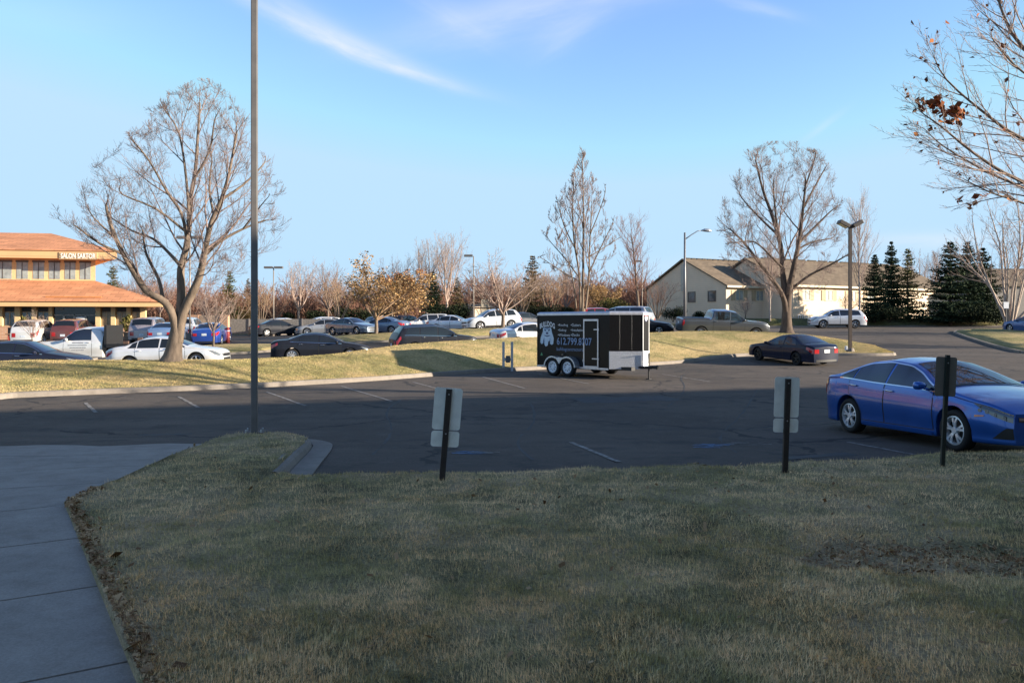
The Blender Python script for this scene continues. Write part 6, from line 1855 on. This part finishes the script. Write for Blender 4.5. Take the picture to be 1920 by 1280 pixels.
mb.add([(-Wd, ry2, E2t), (rx2, ry2, E2t), (xp, 9., R2), (-Wd, 9., R2), (rx2 - Q2, Dp - 2, E2t), (xp - Q2 * .5, Dp - 9, R2)], [(0, 1, 2, 3), (1, 4, 5, 2)])
mb.add([(-Wd, ry2, E2t - .06), (rx2, ry2, E2t - .06), (rx2, ry2, E2t), (-Wd, ry2, E2t)], [(0, 1, 2, 3)])
mb.build('upper_roof', M['clay'], shop)
v, f, asp = text2d('SALON SARTOR', .02)
x0, x1 = sx(115, sb - ov2), sx(180, sb - ov2); z0, z1 = szz(484.5, 148, sb - ov2), szz(475, 148, sb - ov2)
mb = MB(); mb.box(x0 - .15, x1 + .1, sb - ov2 - .06, sb - ov2 - .003, z0 - .08, z1 + .08); mb.build('sign_backing', plain('pale_sign_backing', (.52, .36, .2), .7), shop)
mb = MB(); mb.add([(x0 + (x1 - x0) * a, sb - ov2 - .12, z0 + (z1 - z0) * b) for a, b in v], f); mb.build('sign_lettering', plain('white_sign_letters', (.85, .84, .8), .5, var=0), shop)

# bench, planters by the shop front
def at_shop(px, y): 
    x = sx(px, y); a = SO + Vector((-SU.y, SU.x)) * y + SU * x; return (a.x, a.y, float(gz(a.x, a.y)))
b_ = thing('bench', 'small dark bench with reddish supports by the shop wall', 'bench', at_shop(31, -1.2), (0, 0, sang))
mb = MB(); mb.box(-.7, .7, -.2, .25, .42, .48); mb.build('seat', plain('brown_bench_wood', (.12, .07, .045), .7), b_)
mb = MB(); mb.box(-.7, .7, .26, .31, .5, .95); mb.build('backrest', plain('dark_bench_back', (.05, .04, .035), .7), b_)
for sd in (-.5, .5): mb = MB(); mb.box(sd - .04, sd + .04, -.16, .24, 0, .418); mb.build('leg', plain('red_bench_leg', (.3, .05, .04), .6), b_)
def planter(label, px, hh, m, seed):
    c = at_shop(px, -1.4); r = thing('potted_plant', label, 'potted plant', c, group='potted plants at the shop front')
    mb = MB(); mb.lathe([(.22, 0), (.34, .55), (.38, .6), (.34, .6), (.3, .5), (0, .5)], 16, axis='Z'); mb.build('pot', plain('tan_pot', (.35, .24, .16), .8), r, sm=True)
    rg = np.random.default_rng(seed); pts = []
    for _ in range(260):
        t = rg.random(); a = rg.uniform(0, 6.28); rr = .08 + .42 * math.sin(math.pi * min(1, t * .9 + .1)) * rg.random(); pts.append(Vector((math.cos(a) * rr, math.sin(a) * rr, .6 + t * hh)))
    leaf_cards(pts, 1, .03, .13, m, r, rg, 'foliage', 2.4)
planter('upright yellow-green plant in a pot left of the white SUV', 44, 1.1, M['hedge_gold'], 1)
planter('yellow-green plant in a tan pot in front of the right shop windows', 240, 1.2, M['hedge_gold'], 2)
planter('rusty dry plant in a pot beside the silver-pink minivan', 256, .6, M['leaf_rust'], 3)

# ------------------------------------------------------------------ beige apartment building
M['siding'] = siding_mat('beige_lap_siding', (.74, .57, .41), .22); M['siding_g'] = siding_mat('gable_lap_siding', (.50, .44, .36), .22)
M['shingle'] = shingle_mat('brown_shingles', (.20, .155, .11), .3); M['trimw'] = plain('cream_trim', (.62, .53, .38), .6)
U = Vector((.88, .47)).normalized(); Vv = Vector((-U.y, U.x)); C0 = Vector((23.0, 88.0)); az0 = float(gz(24, 88)) - .2
apt = thing('apartment_building', 'beige two-storey apartment block with brown shingle roof and shaded left gable', 'building', (C0.x, C0.y, az0), (0, 0, math.atan2(U.y, U.x)))
ze = atz(534, 88) - az0; dp = 13.8; zr = ze + 3.15
def ax(px, y=0.):
    k = (px - 960) / F; a = C0 + Vv * y; return (k * a.y - a.x) / (U.x - k * U.y)
def block(x0, x1, y0, dep, roofname, first):
    mb = MB()
    mb.add([(x0, y0, 0), (x1, y0, 0), (x1, y0 + dep, 0), (x0, y0 + dep, 0), (x0, y0, ze), (x1, y0, ze), (x1, y0 + dep, ze), (x0, y0 + dep, ze), (x0, y0 + dep / 2, zr - .12), (x1, y0 + dep / 2, zr - .12)],
           [(0, 1, 5, 4), (2, 3, 7, 6), (3, 0, 4, 8, 7), (1, 2, 6, 9, 5)])
    mb.build('wall' if first else 'wing_wall', M['siding'], apt)
    o = .45; mb = MB(); dz = o * (zr - ze) / (dep / 2)
    a = [(x0 - .3, y0 - o, ze - dz), (x1 + .3, y0 - o, ze - dz), (x1 + .3, y0 + dep / 2, zr), (x0 - .3, y0 + dep / 2, zr), (x1 + .3, y0 + dep + o, ze - dz), (x0 - .3, y0 + dep + o, ze - dz)]
    up = [(p_[0], p_[1], p_[2] + .16) for p_ in a]
    mb.add(a + up, [(6, 7, 8, 9), (9, 8, 10, 11), (0, 3, 2, 1), (3, 5, 4, 2), (0, 6, 9, 3), (3, 9, 11, 5), (1, 2, 8, 7), (2, 4, 10, 8)])
    mb.build(roofname, M['shingle'], apt)
    mb = MB(); mb.box(x0 - .3, x1 + .3, y0 - o - .10, y0 - o - .003, ze - dz - .08, ze - dz + .14); mb.build('gutter', M['trimw'], apt)
    mb = MB()
    for k in range(14): 
        xq = x0 + (x1 - x0) * (k + .3) / 14; mb.box(xq, xq + (x1 - x0) / 20, y0 + dep / 2 - .15, y0 + dep / 2 + .15, zr + .15, zr + .26)
    mb.build('ridge_vent', plain('dark_ridge', (.07, .06, .05), .9), apt)
xb0 = ax(1430); y2 = -4.3; xb1 = ax(1487, y2)
block(0, xb0 + 6, 0, dp, 'roof', True)
block(xb1, xb1 + 26, y2, dp, 'wing_roof', False)
def apt_window(x, y, z0, z1, w, gable=False):
    mb = MB()
    if gable: mb.box(-.03, -.005, y - w / 2, y + w / 2, z0, z1)
    else: mb.box(x - w / 2, x + w / 2, y - .03, y - .005, z0, z1)
    w_ = mb.build('window', M['winglass'] if gable else M['blind'], apt)
    mb = MB(); f_ = .09
    if gable:
        for a, b, c, d in ((y - w / 2 - f_, y - w / 2, z0 - f_, z1 + f_), (y + w / 2, y + w / 2 + f_, z0 - f_, z1 + f_), (y - w / 2, y + w / 2, z1, z1 + f_), (y - w / 2, y + w / 2, z0 - f_, z0)): mb.box(-.07, -.004, a, b, c, d)
        mb.build('window_frame', plain('brown_window_frame', (.16, .12, .09), .6), w_)
        return
    for a, b, c, d in ((x - w / 2 - f_, x - w / 2, z0 - f_, z1 + f_), (x + w / 2, x + w / 2 + f_, z0 - f_, z1 + f_), (x - w / 2, x + w / 2, z1, z1 + f_), (x - w / 2, x + w / 2, z0 - f_, z0), (x - .03, x + .03, z0, z1)): mb.box(a, b, y - .07, y - .004, c, d)
    mb.build('window_frame', M['trimw'], w_)
    for sd in (-1, 1):
        mb = MB(); c = x + sd * (w / 2 + f_ + .30); mb.box(c - .27, c + .27, y - .06, y - .003, z0 - .05, z1 + .05); mb.build('shutter', plain('tan_shutter', (.42, .32, .2), .7), w_)
zw0, zw1 = atz(563, 90) - az0, atz(545.5, 90) - az0
for pxq, y in ((1386, 0), (1424, 0)): apt_window(ax(pxq), y, zw0, zw1, 1.0)
for pxq in (1511, 1554, 1598, 1632): apt_window(ax(pxq, y2), y2, zw0, zw1, 1.0)
for pxq in (1511, 1554): apt_window(ax(pxq, y2), y2, zw0 - 2.75, zw1 - 2.75, 1.0)
for pxq in (1297, 1335):
    k = (pxq - 960) / F; t = (k * C0.y - C0.x) / (Vv.x - k * Vv.y); apt_window(0, t, zw0 - .05, zw1 - .05, 1.1, True)
mb = MB(); mb.box(-.14, -.003, 6.5, 7.3, ze - .4, zr - .5); mb.build('chimney_chase', M['siding_g'], apt)
mb = MB()
for k in range(9): q = ax(1488, y2) + .2 + k * .28; mb.box(q, q + .05, y2 - .5, y2 - .45, 0.2, 1.35)
mb.box(ax(1488, y2) + .1, ax(1488, y2) + 2.7, y2 - .51, y2 - .44, 1.351, 1.42); mb.build('patio_railing', M['decal_white'], apt)

# ------------------------------------------------------------------ lesser buildings
def hut(name, label, cat, px0, px1, Y, base_py, eave_py, ridge_py, wallm, roofm, depth=6, yaw=0, door=False):
    xc = atx((px0 + px1) / 2, Y); w = (px1 - px0) / F * Y; z0 = atz(base_py, Y) - .3; he = atz(eave_py, Y) - z0; hr = atz(ridge_py, Y) - z0
    r = thing(name, label, cat, (xc, Y, z0), (0, 0, R(yaw)))
    mb = MB(); mb.add([(-w / 2, 0, 0), (w / 2, 0, 0), (w / 2, depth, 0), (-w / 2, depth, 0), (-w / 2, 0, he), (w / 2, 0, he), (w / 2, depth, he), (-w / 2, depth, he), (-w / 2, depth / 2, hr - .05), (w / 2, depth / 2, hr - .05)], [(0, 1, 5, 4), (2, 3, 7, 6), (3, 0, 4, 8, 7), (1, 2, 6, 9, 5)]); mb.build('wall', wallm, r)
    mb = MB(); o = .3; mb.add([(-w / 2 - o, -o, he - .1), (w / 2 + o, -o, he - .1), (w / 2 + o, depth / 2, hr), (-w / 2 - o, depth / 2, hr), (w / 2 + o, depth + o, he - .1), (-w / 2 - o, depth + o, he - .1)], [(0, 1, 2, 3), (3, 2, 4, 5)]); mb.build('roof', roofm, r)
    if door: mb = MB(); mb.box(-.45, .45, -.05, -.003, .3, 2.2); mb.build('door', plain('shed_door', (.3, .26, .2), .7), r)
    return r
hut('shed', 'small beige shed between dark shrubs behind the white crossover', 'shed', 888, 930, 84, 596, 575, 569, M['siding'], M['shingle'], 4, 30, True)
hut('house', 'grey-brown house roof behind the bare tree at the far right edge', 'house', 1842, 1990, 96, 604, 535, 497, plain('grey_house_wall', (.3, .27, .24), .8), M['shingle'], 12)
hut('house', 'dark house wall in the gap between the two spruce groups', 'house', 1722, 1760, 104, 604, 556, 546, plain('dark_house_wall', (.12, .10, .09), .8), M['shingle'], 8)
X, Y = atx(398, 68), 68.; z = float(gz(X, Y)) - .1
en = thing('enclosure_wall', 'low brick enclosure with a pale gate behind the bright blue saloon', 'wall', (X, Y, z))
for a, b in ((352, 372), (412, 427)): mb = MB(); mb.box(atx(a, Y) - X, atx(b, Y) - X, 0, .5, 0, atz(590, Y) - z); mb.build('brick_pier', M['brickp'], en)
mb = MB(); mb.box(atx(372.3, Y) - X, atx(411.7, Y) - X, .1, .3, 0, atz(591, Y) - z); mb.build('gate', plain('tan_gate_boards', (.35, .27, .2), .8, var=.2), en)
Y = 74.; X = atx(470, Y); z = float(gz(X, Y))
fe = thing('fence', 'low grey fence behind the black saloon of the far row', 'fence', (X, Y, z))
mb = MB(); mb.box(-2.6, 9.5, 0, .05, .25, atz(598, Y) - z); mb.build('panel', plain('grey_fence_boards', (.22, .2, .18), .8, var=.25), fe)
for k in range(6): mb = MB(); q = -2.6 + k * 2.4; mb.box(q, q + .1, -.06, -.001, 0, atz(597, Y) - z); mb.build('post', plain('grey_fence_post', (.2, .18, .17), .8), fe)

# ------------------------------------------------------------------ the office building whose shadow covers the near lot
dv = Vector((math.cos(R(17.5)), math.sin(R(17.5)))); nv = Vector((-dv.y, dv.x))
OFF = -5.0; HB = .482 * (21.4 - OFF)
o0 = nv * OFF
ofc = thing('office_building', 'brick office block with a flat roof standing behind the lawn', 'building', (o0.x, o0.y, -.1), (0, 0, R(17.5)))
mb = MB(); mb.box(-3, 95, -18, 0, 0, HB); mb.build('wall', brick_mat('office_brick', (.26, .13, .09), (.32, .17, .11), (.3, .26, .22)), ofc)
mb = MB(); mb.box(-3.1, 95.1, -18.1, .10, HB + .002, HB + .12); mb.build('roof', plain('roof_coping', (.3, .29, .28), .7), ofc)
for fl in range(3):
    for k in range(12):
        mb = MB(); x = 1.5 + k * 5.2; mb.box(x, x + 2.6, .005, .05, 1.2 + fl * 3.8, 3.2 + fl * 3.8); mb.build('window', M['winglass'], ofc)
# two bare trees right of the frame whose shadows stripe the drive
for (X, Y, hh, kd, lb) in ((40, 47, 8, 'spread2', 'bare tree on the grass right of the drive, nearer one outside the frame'), (52, 57, 9, 'spread1', 'bare tree on the grass right of the drive, farther one outside the frame')):
    r = copy_tree(pr[kd]); r.location = (X, Y, float(gz(X, Y))); s_ = hh / pr[kd]['H']; r.scale = (s_,) * 3; r['label'] = lb; r['group'] = 'trees beside the drive'; r.name = 'bare_tree'
# strip helper properties
for o in list(SC.objects):
    if 'H' in o.keys(): del o['H']
# ------------------------------------------------------------------ camera, sun, sky
cam = bpy.data.cameras.new('camera'); co = link(bpy.data.objects.new('camera', cam))
cam.sensor_width = 36; cam.lens = 36 * F / 1920
cam.shift_y = -(640 - HZ) / 1920
co.location = (0, 0, CAMZ); co.rotation_euler = (R(90), 0, 0)
cam.clip_start = .1; cam.clip_end = 6000
SC.camera = co
SUN = Vector((.975, -.22, 0)).normalized(); EL = R(13.8)
SUN = Vector((SUN.x * math.cos(EL), SUN.y * math.cos(EL), math.sin(EL)))
sl = bpy.data.lights.new('sun', 'SUN'); sl.energy = 5.; sl.angle = R(.53); sl.color = (1., .87, .70)
so = link(bpy.data.objects.new('sun', sl)); so.rotation_euler = (-SUN).to_track_quat('-Z', 'Y').to_euler()
so.location = (30, -20, 40)

w = bpy.data.worlds.new('World'); SC.world = w; w.use_nodes = True
nt = w.node_tree; bg = nt.nodes['Background']
sky = N(nt, 'ShaderNodeTexSky', sky_type='NISHITA', sun_disc=False)
sky.sun_elevation = EL; sky.sun_rotation = math.atan2(SUN.x, SUN.y)
sky.altitude = 250; sky.air_density = 1.0; sky.dust_density = .15; sky.ozone_density = 2.6
geo = N(nt, 'ShaderNodeTexCoord'); sx = N(nt, 'ShaderNodeSeparateXYZ'); nt.links.new(geo.outputs['Generated'], sx.inputs[0])
y_ = math_n(nt, 'MAXIMUM', sx.outputs['Y'], .05)
u = math_n(nt, 'DIVIDE', sx.outputs['X'], y_); v = math_n(nt, 'DIVIDE', sx.outputs['Z'], y_)
front = math_n(nt, 'GREATER_THAN', sx.outputs['Y'], .1)
cmb = N(nt, 'ShaderNodeCombineXYZ'); nt.links.new(u, cmb.inputs[0]); nt.links.new(v, cmb.inputs[1])
def streak(cx, cy, ang, L, wd, sc, gain, curve=0., seed=0.):
    """thin cirrus: a soft elongated mask times stretched noise"""
    c, s = math.cos(ang), math.sin(ang)
    du = math_n(nt, 'SUBTRACT', u, cx); dv = math_n(nt, 'SUBTRACT', v, cy)
    a = math_n(nt, 'ADD', math_n(nt, 'MULTIPLY', du, c), math_n(nt, 'MULTIPLY', dv, s))
    b = math_n(nt, 'SUBTRACT', math_n(nt, 'MULTIPLY', dv, c), math_n(nt, 'MULTIPLY', du, s))
    b = math_n(nt, 'ADD', b, math_n(nt, 'MULTIPLY', math_n(nt, 'MULTIPLY', a, a), curve))
    cb = N(nt, 'ShaderNodeCombineXYZ'); nt.links.new(a, cb.inputs[0]); nt.links.new(b, cb.inputs[1]); cb.inputs[2].default_value = seed
    mp = N(nt, 'ShaderNodeMapping'); mp.inputs['Scale'].default_value = (.28, 1.3, 1); nt.links.new(cb.outputs[0], mp.inputs['Vector'])
    no = N(nt, 'ShaderNodeTexNoise', Scale=sc, Detail=6., Roughness=.6); nt.links.new(mp.outputs[0], no.inputs['Vector'])
    nb = math_n(nt, 'ADD', b, math_n(nt, 'MULTIPLY', math_n(nt, 'SUBTRACT', no.outputs['Fac'], .5), wd * 1.6))
    e = math_n(nt, 'ADD', math_n(nt, 'POWER', math_n(nt, 'ABSOLUTE', math_n(nt, 'DIVIDE', a, L)), 2.), math_n(nt, 'POWER', math_n(nt, 'ABSOLUTE', math_n(nt, 'DIVIDE', nb, wd)), 2.))
    g = math_n(nt, 'POWER', 2.718, math_n(nt, 'MULTIPLY', e, -1.))
    mr = N(nt, 'ShaderNodeMapRange'); mr.inputs[1].default_value = .3; mr.inputs[2].default_value = .75; mr.inputs[3].default_value = .25; mr.inputs[4].default_value = 1.; nt.links.new(no.outputs['Fac'], mr.inputs[0])
    return math_n(nt, 'MULTIPLY', math_n(nt, 'MULTIPLY', g, mr.outputs[0]), gain)
P_ = lambda px, py: ((px - 960) / F, (HZ - py) / F)
total = 0.
for (px, py, ang, L, wd, sc, gain, cu, sd) in [
        (640, 80, -22, .135, .013, 28, .85, -.25, 0), (560, 25, -27, .10, .02, 24, .5, 0, 2), (770, 138, -15, .055, .006, 40, .55, 0, 4),
        (1000, 10, 12, .16, .035, 14, .6, 0, 7), (850, 35, -30, .06, .02, 22, .35, 0, 9), (1065, 55, 30, .05, .025, 20, .35, 0, 11),
        (1540, 240, 38, .03, .006, 40, .3, 0, 13), (1420, 12, -14, .05, .01, 30, .3, 0, 15), (1740, 452, 2, .10, .014, 18, .65, 0, 17), (1400, 490, 3, .12, .016, 18, .35, 0, 19),
        (100, 20, -8, .12, .03, 12, .1, 0, 21)]:
    cx, cy = P_(px, py)
    total = math_n(nt, 'ADD', streak(cx, cy, R(ang), L, wd * .8, sc * 1.15, gain, cu, sd), total)
total = math_n(nt, 'MULTIPLY', math_n(nt, 'MINIMUM', total, 1.), front)
CL = N(nt, 'ShaderNodeMix', data_type='RGBA', blend_type='MIX')
nt.links.new(total, CL.inputs[0])
hs = N(nt, 'ShaderNodeHueSaturation'); hs.inputs['Saturation'].default_value = 1.0; hs.inputs['Value'].default_value = 1.0
nt.links.new(sky.outputs[0], hs.inputs['Color'])
tint = mixc(nt, 1., hs.outputs[0], (1.25, 1.27, 1.72), 'MULTIPLY')
cap = N(nt, 'ShaderNodeVectorMath', operation='MINIMUM'); nt.links.new(tint, cap.inputs[0]); cap.inputs[1].default_value = (2.2, 3.15, 4.1)
el = N(nt, 'ShaderNodeMapRange', interpolation_type='SMOOTHSTEP'); el.inputs[1].default_value = .33; el.inputs[2].default_value = .75; el.inputs[3].default_value = 0.; el.inputs[4].default_value = 1.
nt.links.new(sx.outputs['Z'], el.inputs[0])
sp = N(nt, 'ShaderNodeSeparateColor'); nt.links.new(cap.outputs[0], sp.inputs[0])
cc = N(nt, 'ShaderNodeCombineColor')
nt.links.new(math_n(nt, 'MINIMUM', sp.outputs[0], math_n(nt, 'MULTIPLY', sp.outputs[1], .68)), cc.inputs[0])
nt.links.new(sp.outputs[1], cc.inputs[1])
nt.links.new(math_n(nt, 'MAXIMUM', sp.outputs[2], math_n(nt, 'MULTIPLY', sp.outputs[1], 1.23)), cc.inputs[2])
nt.links.new(mixc(nt, 1., cc.outputs[0], mixc(nt, el.outputs[0], (1., 1., 1.), (.76, .68, .53)), 'MULTIPLY'), CL.inputs[6]); CL.inputs[7].default_value = (3.4, 3.65, 4.0, 1)
nt.links.new(CL.outputs[2], bg.inputs['Color'])
bg.inputs['Strength'].default_value = .1
SC.view_settings.view_transform = 'Standard'; SC.view_settings.look = 'None'; SC.view_settings.exposure = 0; SC.view_settings.gamma = 1
SC.render.engine = 'CYCLES'
try:
    SC.cycles.use_denoising = True
except Exception: pass

SC.cycles.film_exposure = 2.5
